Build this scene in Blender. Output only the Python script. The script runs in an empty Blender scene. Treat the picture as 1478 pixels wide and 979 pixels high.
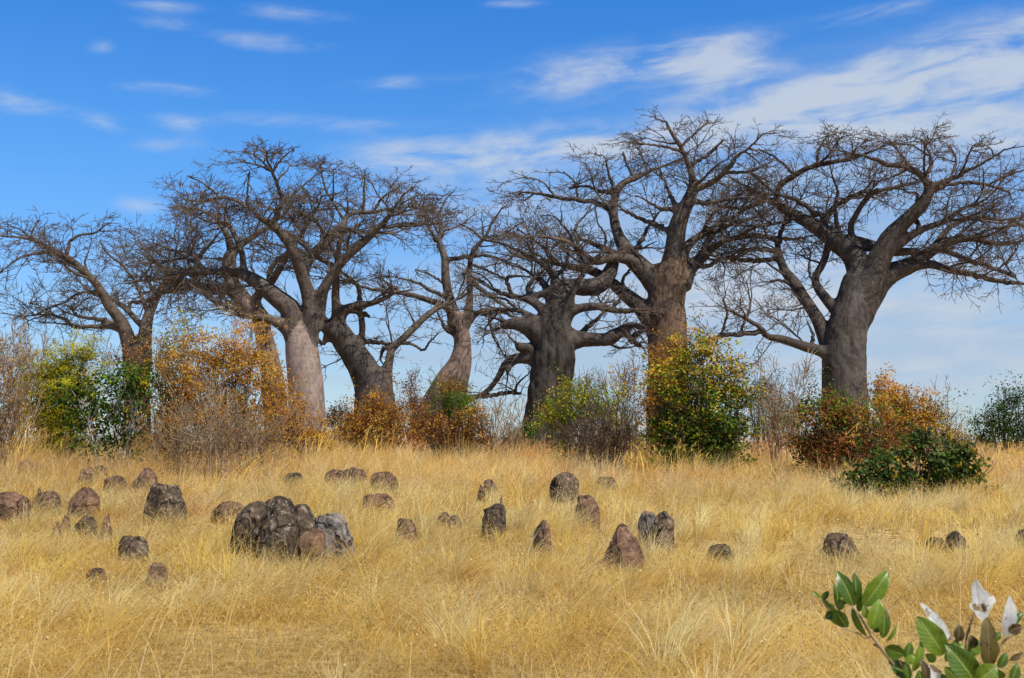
import bpy, math, random
import numpy as np
from mathutils import noise as mnoise, Vector

SC = bpy.context.scene
COL = SC.collection
rng = np.random.default_rng(11)
random.seed(11)

# ------------------------------------------------------------------ camera maths
F_PX, W_PX, H_PX = 1700.0, 1478.0, 979.0
EYE = np.array([0.0, 0.0, 1.75])
PITCH = math.atan((635.0 - 489.5) / F_PX)
FWD = np.array([0, math.cos(PITCH), math.sin(PITCH)])
UPV = np.array([0, -math.sin(PITCH), math.cos(PITCH)])

def sstep(a, b, x):
    t = np.clip((x - a) / (b - a), 0, 1)
    return t * t * (3 - 2 * t)

def terrain(x, y):
    x = np.asarray(x, float); y = np.asarray(y, float)
    z = 0.9 * sstep(10, 65, y) - 9.0 * sstep(74, 260, y)
    z = z + 0.05 * np.sin(x * 0.55 + 1.3) * np.sin(y * 0.42) * sstep(6, 12, y)
    return z

def at(px, py, D):
    """point seen at (px, py) that stands D metres away along +Y"""
    d = FWD + np.array([(px - 739.0) / F_PX, 0, 0]) + UPV * ((489.5 - py) / F_PX)
    return EYE + d * (D / d[1])

def proj(P):
    d = P - EYE; w = d @ FWD
    return np.stack([739.0 + F_PX * d[..., 0] / w, 489.5 - F_PX * (d @ UPV) / w], -1)

def mpp(D):
    return D / F_PX          # metres per photo pixel at distance D

def ground_dist(px, py):
    for D in np.arange(4.0, 90.0, 0.05):
        p = at(px, py, D)
        if p[2] <= terrain(p[0], p[1]):
            return D
    return 70.0

# ------------------------------------------------------------------ mesh helpers
def make_mesh(name, V, polys, col=None, smooth=True):
    """V (n,3); polys: list of int arrays (m,k)"""
    me = bpy.data.meshes.new(name)
    V = np.asarray(V, np.float32)
    me.vertices.add(len(V)); me.vertices.foreach_set('co', V.ravel())
    polys = [np.asarray(p, np.int32) for p in polys if len(p)]
    nl = sum(p.size for p in polys); npol = sum(len(p) for p in polys)
    me.loops.add(nl); me.polygons.add(npol)
    me.loops.foreach_set('vertex_index', np.concatenate([p.ravel() for p in polys]))
    tot = np.concatenate([np.full(len(p), p.shape[1], np.int32) for p in polys])
    st = np.concatenate([[0], np.cumsum(tot)[:-1]]).astype(np.int32)
    me.polygons.foreach_set('loop_start', st)
    me.polygons.foreach_set('loop_total', tot)
    me.polygons.foreach_set('use_smooth', np.full(npol, smooth, bool))
    if col is not None:
        c = np.ones((len(V), 4), np.float32); c[:, :3] = col
        a = me.color_attributes.new('Col', 'FLOAT_COLOR', 'POINT')
        a.data.foreach_set('color', c.ravel())
    me.update(calc_edges=True)
    me.validate()
    return me

def link(name, me, mat, parent=None, loc=None):
    o = bpy.data.objects.new(name, me)
    COL.objects.link(o)
    if mat is not None and me is not None:
        me.materials.clear(); me.materials.append(mat)
    if parent is not None: o.parent = parent
    if loc is not None: o.location = loc
    return o

def thing(name, label, cat, loc, group=None):
    o = bpy.data.objects.new(name, None); COL.objects.link(o)
    o.empty_display_size = 0.3
    o.location = loc
    tag(o, label, cat, group)
    return o

def tag(o, label, cat, group=None):
    o['label'] = label; o['category'] = cat
    if group: o['group'] = group
    return o

def unit(v):
    return v / np.maximum(np.linalg.norm(v, axis=-1, keepdims=True), 1e-9)

def tubes(P, R, k=4):
    """P (B,n,3), R (B,n) -> verts, quads"""
    B, n, _ = P.shape
    T = np.empty_like(P)
    T[:, 1:-1] = P[:, 2:] - P[:, :-2]; T[:, 0] = P[:, 1] - P[:, 0]; T[:, -1] = P[:, -1] - P[:, -2]
    T = unit(T)
    mean = unit(P[:, -1] - P[:, 0] + 1e-6)
    ref = np.where(np.abs(mean[:, 2:3]) > 0.8, np.array([[0, 1.0, 0]]), np.array([[0, 0, 1.0]]))[:, None, :]
    U = unit(np.cross(T, ref + 0 * T)); Vv = np.cross(T, U)
    a = np.arange(k) * 2 * math.pi / k
    ring = (U[:, :, None, :] * np.cos(a)[None, None, :, None] + Vv[:, :, None, :] * np.sin(a)[None, None, :, None])
    V = (P[:, :, None, :] + ring * R[:, :, None, None]).reshape(-1, 3)
    i = np.arange(B)[:, None, None] * n * k + np.arange(n - 1)[None, :, None] * k + np.arange(k)[None, None, :]
    j = np.arange(B)[:, None, None] * n * k + np.arange(n - 1)[None, :, None] * k + ((np.arange(k) + 1) % k)[None, None, :]
    Q = np.stack([i, j, j + k, i + k], -1).reshape(-1, 4)
    return V, Q

class Bag:
    def __init__(self): self.V = []; self.Q = {}; self.C = []; self.n = 0
    def add(self, V, Q, C=None):
        Q = np.asarray(Q)
        self.V.append(V); self.Q.setdefault(Q.shape[1], []).append(Q + self.n); self.n += len(V)
        if C is not None:
            C = np.asarray(C, float)
            self.C.append(np.broadcast_to(C, (len(V), 3)) if C.ndim == 1 else C)
    def mesh(self, name, smooth=True):
        return make_mesh(name, np.concatenate(self.V), [np.concatenate(q) for q in self.Q.values()],
                         np.concatenate(self.C) if self.C else None, smooth)

def catmull(P, n):
    """resample polyline rows (any columns) through a Catmull-Rom spline, n points"""
    P = np.asarray(P, float)
    if len(P) < 3:
        t = np.linspace(0, 1, n)[:, None]; return P[0] * (1 - t) + P[-1] * t
    E = np.vstack([2 * P[0] - P[1], P, 2 * P[-1] - P[-2]])
    m = len(P) - 1
    s = np.linspace(0, m, n); i = np.minimum(s.astype(int), m - 1); u = (s - i)[:, None]
    a, b, c, d = E[i], E[i + 1], E[i + 2], E[i + 3]
    return 0.5 * (2 * b + (c - a) * u + (2 * a - 5 * b + 4 * c - d) * u**2 + (3 * b - a - 3 * c + d) * u**3)

def grow(P, R, spacing, lens, ang, t0, up, bend, npt, r0, wig, rg, flat=0.5, rmax=9.0, taper=False):
    """side shoots along parents P (B,n,3): returns child P, R"""
    B, n, _ = P.shape
    seg = np.linalg.norm(np.diff(P, axis=1), axis=2)
    L = seg.sum(1)
    cnt = np.maximum(1, np.round(L * (1 - t0) / spacing + rg.uniform(-.5, .5, B))).astype(int)
    idx = np.repeat(np.arange(B), cnt)
    t = t0 + (1 - t0) * rg.random(len(idx)) ** 0.8
    # one always at the tip
    first = np.concatenate([[0], np.cumsum(cnt)[:-1]]); t[first] = 1.0
    f = t * (n - 1); i = np.minimum(f.astype(int), n - 2); u = (f - i)[:, None]
    pos = P[idx, i] * (1 - u) + P[idx, i + 1] * u
    rad = R[idx, i] * (1 - u[:, 0]) + R[idx, i + 1] * u[:, 0]
    keep = rad < rmax
    idx, t, i, pos, rad = idx[keep], t[keep], i[keep], pos[keep], rad[keep]
    tan = unit(P[idx, i + 1] - P[idx, i])
    m = len(idx)
    rv = rg.normal(size=(m, 3)); rv[:, 2] *= flat
    perp = unit(rv - (rv * tan).sum(1, keepdims=True) * tan)
    a = np.radians(rg.uniform(ang[0], ang[1], m)); a[t > 0.999] *= 0.35
    d = unit(tan * np.cos(a)[:, None] + perp * np.sin(a)[:, None] + np.array([0, 0, up]))
    ln = rg.uniform(lens[0], lens[1], m) * (1.0 - 0.35 * t) * (np.clip(0.30 + rad / 0.16, 0.3, 1.0) if taper else 1.0) * np.clip(L[idx] / 4.0 + 0.55, 0.5, 1.15)
    out = np.empty((m, npt, 3)); out[:, 0] = pos
    step = (ln / (npt - 1))[:, None]
    for k in range(1, npt):
        d = unit(d + np.array([0, 0, bend]) + rg.normal(size=(m, 3)) * wig)
        out[:, k] = out[:, k - 1] + d * step
    rs = np.minimum(r0 * (0.6 + 0.4 * ln / lens[1]), rad * 0.8 + 0.004)
    RR = rs[:, None] * np.linspace(1, 0.35, npt)[None, :]
    return out, RR

# ------------------------------------------------------------------ materials
def new_mat(name):
    m = bpy.data.materials.new(name); m.use_nodes = True
    nt = m.node_tree; nt.nodes.clear()
    out = nt.nodes.new('ShaderNodeOutputMaterial')
    return m, nt, out

def N(nt, kind, **kw):
    n = nt.nodes.new(kind)
    for k, v in kw.items():
        if k.startswith('i_'): n.inputs[k[2:].replace('_', ' ')].default_value = v
        else: setattr(n, k, v)
    return n

def mapped(nt, scale, coord='Object'):
    tc = N(nt, 'ShaderNodeTexCoord'); mp = N(nt, 'ShaderNodeMapping')
    mp.inputs['Scale'].default_value = scale
    nt.links.new(tc.outputs[coord], mp.inputs['Vector'])
    return mp.outputs['Vector']

def noise_tex(nt, vec, scale, detail=5, rough=0.6):
    n = N(nt, 'ShaderNodeTexNoise'); n.inputs['Scale'].default_value = scale
    n.inputs['Detail'].default_value = detail; n.inputs['Roughness'].default_value = rough
    if vec is not None: nt.links.new(vec, n.inputs['Vector'])
    return n.outputs['Fac']

def ramp(nt, fac, stops):
    r = N(nt, 'ShaderNodeValToRGB')
    while len(r.color_ramp.elements) < len(stops): r.color_ramp.elements.new(0.5)
    for e, (p, c) in zip(r.color_ramp.elements, stops):
        e.position = p; e.color = (*c, 1) if len(c) == 3 else c
    nt.links.new(fac, r.inputs['Fac'])
    return r.outputs['Color']

def mixc(nt, fac, a, b, mode='MIX'):
    m = N(nt, 'ShaderNodeMix', data_type='RGBA', blend_type=mode)
    for sock, v in ((m.inputs[0], fac), (m.inputs[6], a), (m.inputs[7], b)):
        if isinstance(v, (int, float)): sock.default_value = v
        elif isinstance(v, tuple): sock.default_value = (*v, 1)
        else: nt.links.new(v, sock)
    return m.outputs[2]

def leaf_mat(name, trans=0.35, rough=0.55, spec=0.3):
    """colour from the mesh's own per-leaf attribute, part of the light passes through"""
    m, nt, out = new_mat(name)
    at_ = N(nt, 'ShaderNodeAttribute', attribute_name='Col')
    p = N(nt, 'ShaderNodeBsdfPrincipled'); p.inputs['Roughness'].default_value = rough
    p.inputs['Specular IOR Level'].default_value = spec
    tr = N(nt, 'ShaderNodeBsdfTranslucent')
    mx = N(nt, 'ShaderNodeMixShader'); mx.inputs[0].default_value = trans
    nt.links.new(at_.outputs['Color'], p.inputs['Base Color'])
    nt.links.new(at_.outputs['Color'], tr.inputs['Color'])
    nt.links.new(p.outputs[0], mx.inputs[1]); nt.links.new(tr.outputs[0], mx.inputs[2])
    nt.links.new(mx.outputs[0], out.inputs[0])
    return m

def bark_mat(name, light, dark, warm, ring=0.0, rough_scale=1.0, bump=0.6, vs=0.35):
    m, nt, out = new_mat(name)
    v1 = mapped(nt, (1, 1, vs)); v2 = mapped(nt, (1, 1, 1)); v3 = mapped(nt, (0.35, 0.35, 3.2))
    n1 = noise_tex(nt, v1, 2.2 * rough_scale, 8, 0.65)
    n2 = noise_tex(nt, v2, 0.55, 4, 0.6)
    n3 = noise_tex(nt, v1, 9 * rough_scale, 6, 0.7)
    n4 = noise_tex(nt, v3, 2.6, 5, 0.55)
    c = ramp(nt, n1, [(0.36, dark), (0.52, light), (0.7, tuple(min(1, x * 1.25) for x in light))])
    f2 = ramp(nt, n2, [(0.45, (0, 0, 0)), (0.65, (1, 1, 1))])
    fm = N(nt, 'ShaderNodeMath', operation='MULTIPLY'); nt.links.new(f2, fm.inputs[0]); fm.inputs[1].default_value = 0.75
    c = mixc(nt, fm.outputs[0], c, warm)
    rr = ramp(nt, n4, [(0.40, (0.35, 0.35, 0.35)), (0.47, (1, 1, 1))])
    c = mixc(nt, ring, c, rr, 'MULTIPLY')
    c = mixc(nt, 0.55, c, ramp(nt, n3, [(0.35, (0.35, 0.33, 0.32)), (0.55, (1, 1, 1))]), 'MULTIPLY')
    p = N(nt, 'ShaderNodeBsdfPrincipled'); p.inputs['Roughness'].default_value = 0.82
    p.inputs['Specular IOR Level'].default_value = 0.25
    nt.links.new(c, p.inputs['Base Color'])
    b1 = N(nt, 'ShaderNodeBump'); b1.inputs['Strength'].default_value = bump; b1.inputs['Distance'].default_value = 0.12
    nt.links.new(n1, b1.inputs['Height'])
    b2 = N(nt, 'ShaderNodeBump'); b2.inputs['Strength'].default_value = bump * 0.8; b2.inputs['Distance'].default_value = 0.04
    nt.links.new(n3, b2.inputs['Height']); nt.links.new(b1.outputs[0], b2.inputs['Normal'])
    b3 = N(nt, 'ShaderNodeBump'); b3.inputs['Strength'].default_value = ring * 0.8; b3.inputs['Distance'].default_value = 0.06
    nt.links.new(n4, b3.inputs['Height']); nt.links.new(b2.outputs[0], b3.inputs['Normal'])
    nt.links.new(b3.outputs[0], p.inputs['Normal'])
    nt.links.new(p.outputs[0], out.inputs[0])
    return m

def wood_mat(name, a, b):
    m, nt, out = new_mat(name)
    n = noise_tex(nt, mapped(nt, (1, 1, 0.4)), 3.0, 4, 0.6)
    p = N(nt, 'ShaderNodeBsdfPrincipled'); p.inputs['Roughness'].default_value = 0.85
    p.inputs['Specular IOR Level'].default_value = 0.2
    nt.links.new(ramp(nt, n, [(0.35, a), (0.65, b)]), p.inputs['Base Color'])
    nt.links.new(p.outputs[0], out.inputs[0])
    return m

def rock_mat(name, base, dark, warm, lichen, lich_amt=0.62, orange=0.0):
    m, nt, out = new_mat(name)
    oi = N(nt, 'ShaderNodeObjectInfo'); tc = N(nt, 'ShaderNodeTexCoord')
    sc = N(nt, 'ShaderNodeVectorMath', operation='SCALE'); sc.inputs['Scale'].default_value = 37.0
    cb = N(nt, 'ShaderNodeCombineXYZ')
    for k in range(3): nt.links.new(oi.outputs['Random'], cb.inputs[k])
    nt.links.new(cb.outputs[0], sc.inputs[0])
    ad = N(nt, 'ShaderNodeVectorMath', operation='ADD')
    nt.links.new(tc.outputs['Object'], ad.inputs[0]); nt.links.new(sc.outputs[0], ad.inputs[1])
    v = ad.outputs[0]
    n1 = noise_tex(nt, v, 3.5, 8, 0.65); n2 = noise_tex(nt, v, 14, 8, 0.7); n3 = noise_tex(nt, v, 7, 6, 0.72); n4 = noise_tex(nt, v, 2.2, 4, 0.5)
    c = ramp(nt, n1, [(0.34, dark), (0.5, base), (0.68, warm)])
    c = mixc(nt, 0.6, c, ramp(nt, n2, [(0.36, (0.3, 0.28, 0.27)), (0.6, (1.1, 1.1, 1.1))]), 'MULTIPLY')
    lf = ramp(nt, n3, [(lich_amt, (0, 0, 0)), (lich_amt + 0.05, (0.85, 0.85, 0.85))])
    c = mixc(nt, lf, c, lichen)
    if orange:
        of = ramp(nt, n4, [(0.66, (0, 0, 0)), (0.69, (orange,) * 3)])
        c = mixc(nt, of, c, (0.45, 0.17, 0.03))
    wv = N(nt, 'ShaderNodeVectorMath', operation='ADD'); nt.links.new(v, wv.inputs[0])
    ns = N(nt, 'ShaderNodeTexNoise'); ns.inputs['Scale'].default_value = 3.0; nt.links.new(v, ns.inputs['Vector'])
    sc2 = N(nt, 'ShaderNodeVectorMath', operation='SCALE'); sc2.inputs['Scale'].default_value = 0.6
    nt.links.new(ns.outputs['Color'], sc2.inputs[0]); nt.links.new(sc2.outputs[0], wv.inputs[1])
    vo = N(nt, 'ShaderNodeTexVoronoi', feature='DISTANCE_TO_EDGE'); vo.inputs['Scale'].default_value = 1.7
    nt.links.new(wv.outputs[0], vo.inputs['Vector'])
    cr = ramp(nt, vo.outputs['Distance'], [(0.004, (0, 0, 0)), (0.03, (1, 1, 1))])
    c = mixc(nt, 0.75, c, cr, 'MULTIPLY')
    p = N(nt, 'ShaderNodeBsdfPrincipled'); p.inputs['Roughness'].default_value = 0.8
    p.inputs['Specular IOR Level'].default_value = 0.3
    nt.links.new(c, p.inputs['Base Color'])
    b0 = N(nt, 'ShaderNodeBump'); b0.inputs['Strength'].default_value = 0.9; b0.inputs['Distance'].default_value = 0.05
    nt.links.new(cr, b0.inputs['Height'])
    b1 = N(nt, 'ShaderNodeBump'); b1.inputs['Strength'].default_value = 0.7; b1.inputs['Distance'].default_value = 0.05
    nt.links.new(n1, b1.inputs['Height']); nt.links.new(b0.outputs[0], b1.inputs['Normal'])
    b2 = N(nt, 'ShaderNodeBump'); b2.inputs['Strength'].default_value = 1.0; b2.inputs['Distance'].default_value = 0.02
    nt.links.new(n2, b2.inputs['Height']); nt.links.new(b1.outputs[0], b2.inputs['Normal'])
    nt.links.new(b2.outputs[0], p.inputs['Normal'])
    nt.links.new(p.outputs[0], out.inputs[0])
    return m
def sky_dir(px, py):
    d = FWD + np.array([(px - 739.0) / F_PX, 0, 0]) + UPV * ((489.5 - py) / F_PX); d /= np.linalg.norm(d)
    return math.degrees(math.atan2(d[0], d[1])), math.degrees(math.asin(d[2]))
SKY_STRENGTH = 0.1
SKY_RAMP = [(0.0, (0.95, 1.06, 1.2)), (0.055, (0.84, 1.1, 1.36)), (0.15, (0.60, 1.22, 1.74)), (0.27, (0.28, 1.10, 1.98)), (0.40, (0.09, 0.20, 0.32)), (0.8, (0.09, 0.12, 0.16))]
HAZE_COL = (4.3, 5.4, 7.0)
CLOUD_COL = (6.0, 6.6, 7.4)
# banks of cloud: azimuth, elevation, half-width, half-height (degrees), tilt, weight
CLOUDS = []
for (px, py, wx, wy, tl, wt) in [(870, 100, 170, 34, 0.14, 0.9), (1010, 75, 80, 22, 0.2, 0.6), (1220, 150, 270, 50, 0.08, 1.1), (1400, 85, 200, 50, 0.15, 0.95), (1420, 195, 160, 46, 0, 1.0), (840, 210, 220, 36, 0.05, 0.75),
        (620, 232, 160, 34, 0, 0.7), (430, 175, 130, 13, 0, 0.62), (30, 145, 80, 18, 0, 0.72), (150, 178, 34, 13, -0.1, 0.7), (240, 130, 80, 12, 0, 0.58), (395, 62, 90, 14, 0, 0.62), (420, 20, 90, 14, 0, 0.55), (240, 35, 60, 14, 0, 0.5), (235, 8, 60, 10, 0, 0.5), (145, 65, 24, 14, 0, 0.5),
        (250, 212, 70, 13, 0, 0.58), (195, 295, 50, 16, 0, 0.65), (250, 180, 50, 14, 0, 0.5), (1300, 430, 420, 60, 0, 0.8), (1350, 540, 420, 50, 0, 0.75), (1000, 400, 300, 50, 0, 0.55), (560, 120, 90, 12, 0.1, 0.55), (1050, 105, 80, 30, 0.1, 0.7), (700, 300, 260, 40, 0, 0.5), (300, 420, 300, 60, 0, 0.5), (1250, 20, 120, 14, 0.1, 0.55), (740, 5, 60, 8, 0, 0.5)]:
    a, e = sky_dir(px, py)
    CLOUDS.append((a, e, wx / F_PX * 57.3, wy / F_PX * 57.3, tl, wt))
# ------------------------------------------------------------------ baobabs
FR = {'a': (0, 290, 979 / 300), 'b': (210, 190, 979 / 300), 'c': (380, 200, 979 / 300), 'd': (560, 250, 979 / 300),
      'e': (670, 340, 979 / 300), 'f': (740, 150, 979 / 400), 'g': (1040, 170, 979 / 438), 'h': (300, 400, 1478 / 400)}

def line(s):
    """'a 640 760 50, b 600 650 34' -> rows (px, py, r_px) of the photograph's plan; a letter switches the survey sheet"""
    rows, fr = [], None
    for part in s.split(','):
        w = part.split()
        if w[0] in FR: fr = FR[w[0]]; w = w[1:]
        x, y, r = map(float, w)
        rows.append((fr[0] + x / fr[2], fr[1] + y / fr[2], r / fr[2]))
    return rows

def survey(s, D, dep, n=28):
    rows = line(s)
    m = len(rows); W = []
    for i, (x, y, r) in enumerate(rows):
        d = D + dep[0] + (dep[1] - dep[0]) * (i / max(1, m - 1)) ** 1.2
        p = at(x, y, d); W.append((*p, max(r * mpp(d), 0.03)))
    q = catmull(W, n); q[:, 3] = np.maximum(q[:, 3], 0.025)
    return q                                                     # (n,4)

TW = None
def capped_tube(bag, Q, k=14):
    V, F = tubes(Q[None, :, :3], Q[None, :, 3], k)
    n = len(Q)
    bag.add(np.vstack([V, Q[:1, :3], Q[-1:, :3]]), F)
    off = bag.n - len(V) - 2
    t = []
    for j in range(k):
        t.append((off + len(V), off + (j + 1) % k, off + j))
        t.append((off + len(V) + 1, off + (n - 1) * k + j, off + (n - 1) * k + (j + 1) % k))
    bag.Q.setdefault(3, []).append(np.array(t))

def baobab(label, D, trunk, limbs, bark, limbmat, twigmat, seed, gnarl=0.05, dens=1.0, twl=1.0, fold=0.0):
    rg = np.random.default_rng(seed)
    T = survey(trunk, D, (0, 0), 40)
    base = np.array([T[0, 0], D, 0.0]); base[2] = float(terrain(base[0], base[1]))
    # run the trunk down into the ground with a root flare
    low = T[0].copy(); low[2] = base[2] - 0.4; low[3] *= 1.12
    T = np.vstack([low, T])
    T[:, :3] -= base
    root = thing('baobab_tree', label, 'baobab tree', base, 'bare baobab trees on the rise')
    LM, thin = [], []
    for li, (main, subs) in enumerate(limbs):
        sgn = rg.choice([-1, 1]) * rg.uniform(0.15, 0.5)
        group = []
        for si, s in enumerate([main] + list(subs)):
            rows = line(s)
            plen = np.hypot(rows[-1][0] - rows[0][0], rows[-1][1] - rows[0][1]) * mpp(D)
            if si == 0:
                Q = survey(s, D, (0, sgn * plen))
            else:                                   # a side limb leaves the nearest wood already there
                Wd = np.concatenate([g[:, :3] for g in group]) + base; Wr = np.concatenate([g[:, 3] for g in group])
                pq = proj(Wd); k = int(np.argmin(np.hypot(*(pq - np.array(rows[0][:2])).T)))
                d0 = Wd[k, 1] - D
                Q = survey(s, D, (d0, d0 + rg.uniform(-0.55, 0.55) * plen))
                if np.linalg.norm(Q[0, :3] - Wd[k]) > 0.6 * Wr[k]:
                    q0 = np.array([*Wd[k], min(Wr[k] * 0.8, Q[0, 3] * 1.15)]); Q = catmull(np.vstack([q0, Q[::3], Q[-1:]]), 28); Q[:, 3] = np.maximum(Q[:, 3], 0.025)
            Q[:, :3] -= base; group.append(Q)
        LM.append(group)
    # height of the flat crown roof over each square metre
    allp = np.concatenate([q[:, :3] for g in LM for q in g]); gx = np.arange(-20, 21.0)
    GX, GY = np.meshgrid(gx, gx, indexing='ij')
    roof = (allp[None, None, :, 2] - 0.42 * np.hypot(GX[..., None] - allp[:, 0], GY[..., None] - allp[:, 1])).max(2) + 0.05
    def under_roof(PP, k):
        u = np.clip(PP[..., 0] + 20, 0, 39.99); v = np.clip(PP[..., 1] + 20, 0, 39.99); i = u.astype(int); j = v.astype(int); u = u - i; v = v - j
        cz = (roof[i, j] * (1 - u) + roof[i + 1, j] * u) * (1 - v) + (roof[i, j + 1] * (1 - u) + roof[i + 1, j + 1] * u) * v
        PP[..., 2] = np.where(PP[..., 2] > cz, cz + (PP[..., 2] - cz) * k, PP[..., 2])
    # the thick wood is united into one skin
    bag = Bag(); capped_tube(bag, T, 28); skel = [T]; owner = [np.full(len(T), -1)]
    for li, g in enumerate(LM):
        for Q in g:
            thick = Q[:, 3] > 0.12
            if thick.sum() >= 3:
                e = np.max(np.nonzero(thick)[0]) + 1
                capped_tube(bag, Q[:e], 12)
                fine = catmull(Q[:e], e * 3); skel.append(fine); owner.append(np.full(len(fine), li))
    tmp = bpy.data.objects.new('tmp', bag.mesh('tmp')); COL.objects.link(tmp)
    rm = tmp.modifiers.new('r', 'REMESH'); rm.mode = 'VOXEL'; rm.voxel_size = 0.085
    sm = tmp.modifiers.new('s', 'SMOOTH'); sm.factor = 0.5; sm.iterations = 5
    dg = bpy.context.evaluated_depsgraph_get()
    ev = tmp.evaluated_get(dg); me = ev.to_mesh()
    nv = len(me.vertices); V = np.empty(nv * 3, np.float32); me.vertices.foreach_get('co', V); V = V.reshape(-1, 3).astype(float)
    NR = np.empty(nv * 3, np.float32); me.vertices.foreach_get('normal', NR); NR = NR.reshape(-1, 3).astype(float)
    nl = len(me.loops); LI = np.empty(nl, np.int32); me.loops.foreach_get('vertex_index', LI)
    F = LI.reshape(-1, 4)
    ev.to_mesh_clear(); bpy.data.objects.remove(tmp)
    S = np.concatenate(skel); O = np.concatenate(owner)
    near = np.empty(nv, np.int32)
    for a in range(0, nv, 4000):
        d = np.linalg.norm(V[a:a + 4000, None, :] - S[None, :, :3], axis=2) - S[None, :, 3]
        near[a:a + 4000] = np.argmin(d, axis=1)
    rad = np.minimum(S[near, 3], 1.6)
    # lumps, folds and creases in the wood
    disp = np.empty(nv)
    so = seed * 7.3
    for i in range(nv):
        x, y, z = V[i]
        a = mnoise.noise((x * 0.9 + so, y * 0.9, z * 0.5)) + 0.5 * mnoise.noise((x * 2.3, y * 2.3 + so, z * 1.6)) + 0.35 * mnoise.noise((x * 6, y * 6, z * 4 + so))
        b = abs(mnoise.noise((x * 1.5 + so + 0.5 * math.sin(z), y * 1.5, z * 0.35))) if fold else 0.0
        disp[i] = gnarl * a + fold * (0.28 - b) * 1.6
    V = V + NR * (disp * np.clip(rad, 0.12, 1.6))[:, None]
    fo = O[near[F[:, 0]]]
    for li in range(-1, len(LM)):
        sel = F[fo == li]; pb = Bag()
        if len(sel):
            u, inv = np.unique(sel.ravel(), return_inverse=True)
            pb.add(V[u], inv.reshape(-1, 4))
        if li < 0:
            link('trunk', pb.mesh('trunk'), bark, root); continue
        for Q in LM[li]:
            th = np.nonzero(Q[:, 3] > 0.14)[0]
            s = max(0, (th.max() - 1)) if len(th) >= 3 else 0
            R = Q[s:, 3].copy()
            if len(th) >= 3: R[:3] *= 0.9
            wob = rg.normal(size=(len(R), 3)) * (0.25 * R)[:, None]
            if len(R) >= 2: pb.add(*tubes((Q[s:, :3] + wob)[None], R[None], 7))
        tb = Bag()
        P0 = np.stack([q[:, :3] for q in LM[li]]); R0 = np.stack([q[:, 3] for q in LM[li]])
        PB, RB = grow(P0, R0, 1.05 / dens, (1.3 * twl, 3.8 * twl), (35, 70), 0.28, 0.04, 0.012, 10, 0.075, 0.13, rg, 0.35, 0.5, True)
        under_roof(PB, 0.42)
        pb.add(*tubes(PB, RB, 6))
        lo = link('limb', pb.mesh('limb'), limbmat, root)
        Pa, Ra = grow(P0, R0, 0.48 / dens, (0.8 * twl, 2.8 * twl), (40, 85), 0.22, 0.02, 0.01, 8, 0.034, 0.11, rg, 0.26, 0.36, True)
        Pc, Rc = grow(PB, RB, 0.30 / dens, (0.6 * twl, 2.3 * twl), (35, 75), 0.15, 0.03, 0.01, 8, 0.034, 0.11, rg, 0.28)
        P1 = np.concatenate([Pa, Pc]); R1 = np.concatenate([Ra, Rc])
        P2, R2 = grow(P1, R1, 0.19 / dens, (0.4 * twl, 1.3 * twl), (35, 75), 0.12, 0.02, 0.015, 5, 0.023, 0.09, rg, 0.4)
        P3, R3 = grow(P2, R2, 0.13, (0.25, 0.7), (35, 70), 0.15, 0.08, 0.03, 3, 0.018, 0.07, rg, 0.75)
        for PP in (P1, P2, P3):                                     # flat-topped, umbrella-like crown
            under_roof(PP, 0.6)
        R2 = np.maximum(R2, 0.012); R3 = np.maximum(R3, 0.0105)
        tb.add(*tubes(P1, R1, 5)); tb.add(*tubes(P2, R2, 3)); tb.add(*tubes(P3, R3, 3))
        link('twigs', tb.mesh('twigs'), twigmat, lo)
    return root

BARK_PINK = bark_mat('bark_pinkish', (0.37, 0.27, 0.22), (0.21, 0.15, 0.12), (0.29, 0.20, 0.15), 0.16, 1.0, 0.35, 0.7)
BARK_PINK_DARK = bark_mat('bark_pinkish_brown', (0.30, 0.21, 0.17), (0.15, 0.10, 0.08), (0.22, 0.145, 0.11), 0.16, 1.0, 0.4, 0.6)
BARK_GREY = bark_mat('bark_grey', (0.125, 0.10, 0.083), (0.035, 0.027, 0.022), (0.085, 0.062, 0.048), 0.15, 1.0, 0.9, 0.5)
BARK_OLD = bark_mat('bark_old_furrowed', (0.08, 0.063, 0.05), (0.014, 0.011, 0.009), (0.04, 0.03, 0.022), 0.0, 1.6, 1.0, 0.25)
BARK_WARM = bark_mat('bark_warm', (0.22, 0.14, 0.09), (0.06, 0.038, 0.027), (0.13, 0.075, 0.045), 0.2, 1.1, 0.9, 0.4)
LIMB = bark_mat('bark_limb', (0.17, 0.13, 0.10), (0.045, 0.033, 0.025), (0.10, 0.073, 0.055), 0.2, 1.6, 0.9, 0.8)
LIMB_DARK = bark_mat('bark_limb_dark', (0.115, 0.088, 0.07), (0.032, 0.025, 0.02), (0.075, 0.055, 0.042), 0.2, 1.6, 0.8, 0.8)
TWIG = wood_mat('twig_bark', (0.085, 0.06, 0.043), (0.20, 0.15, 0.112))

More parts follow.
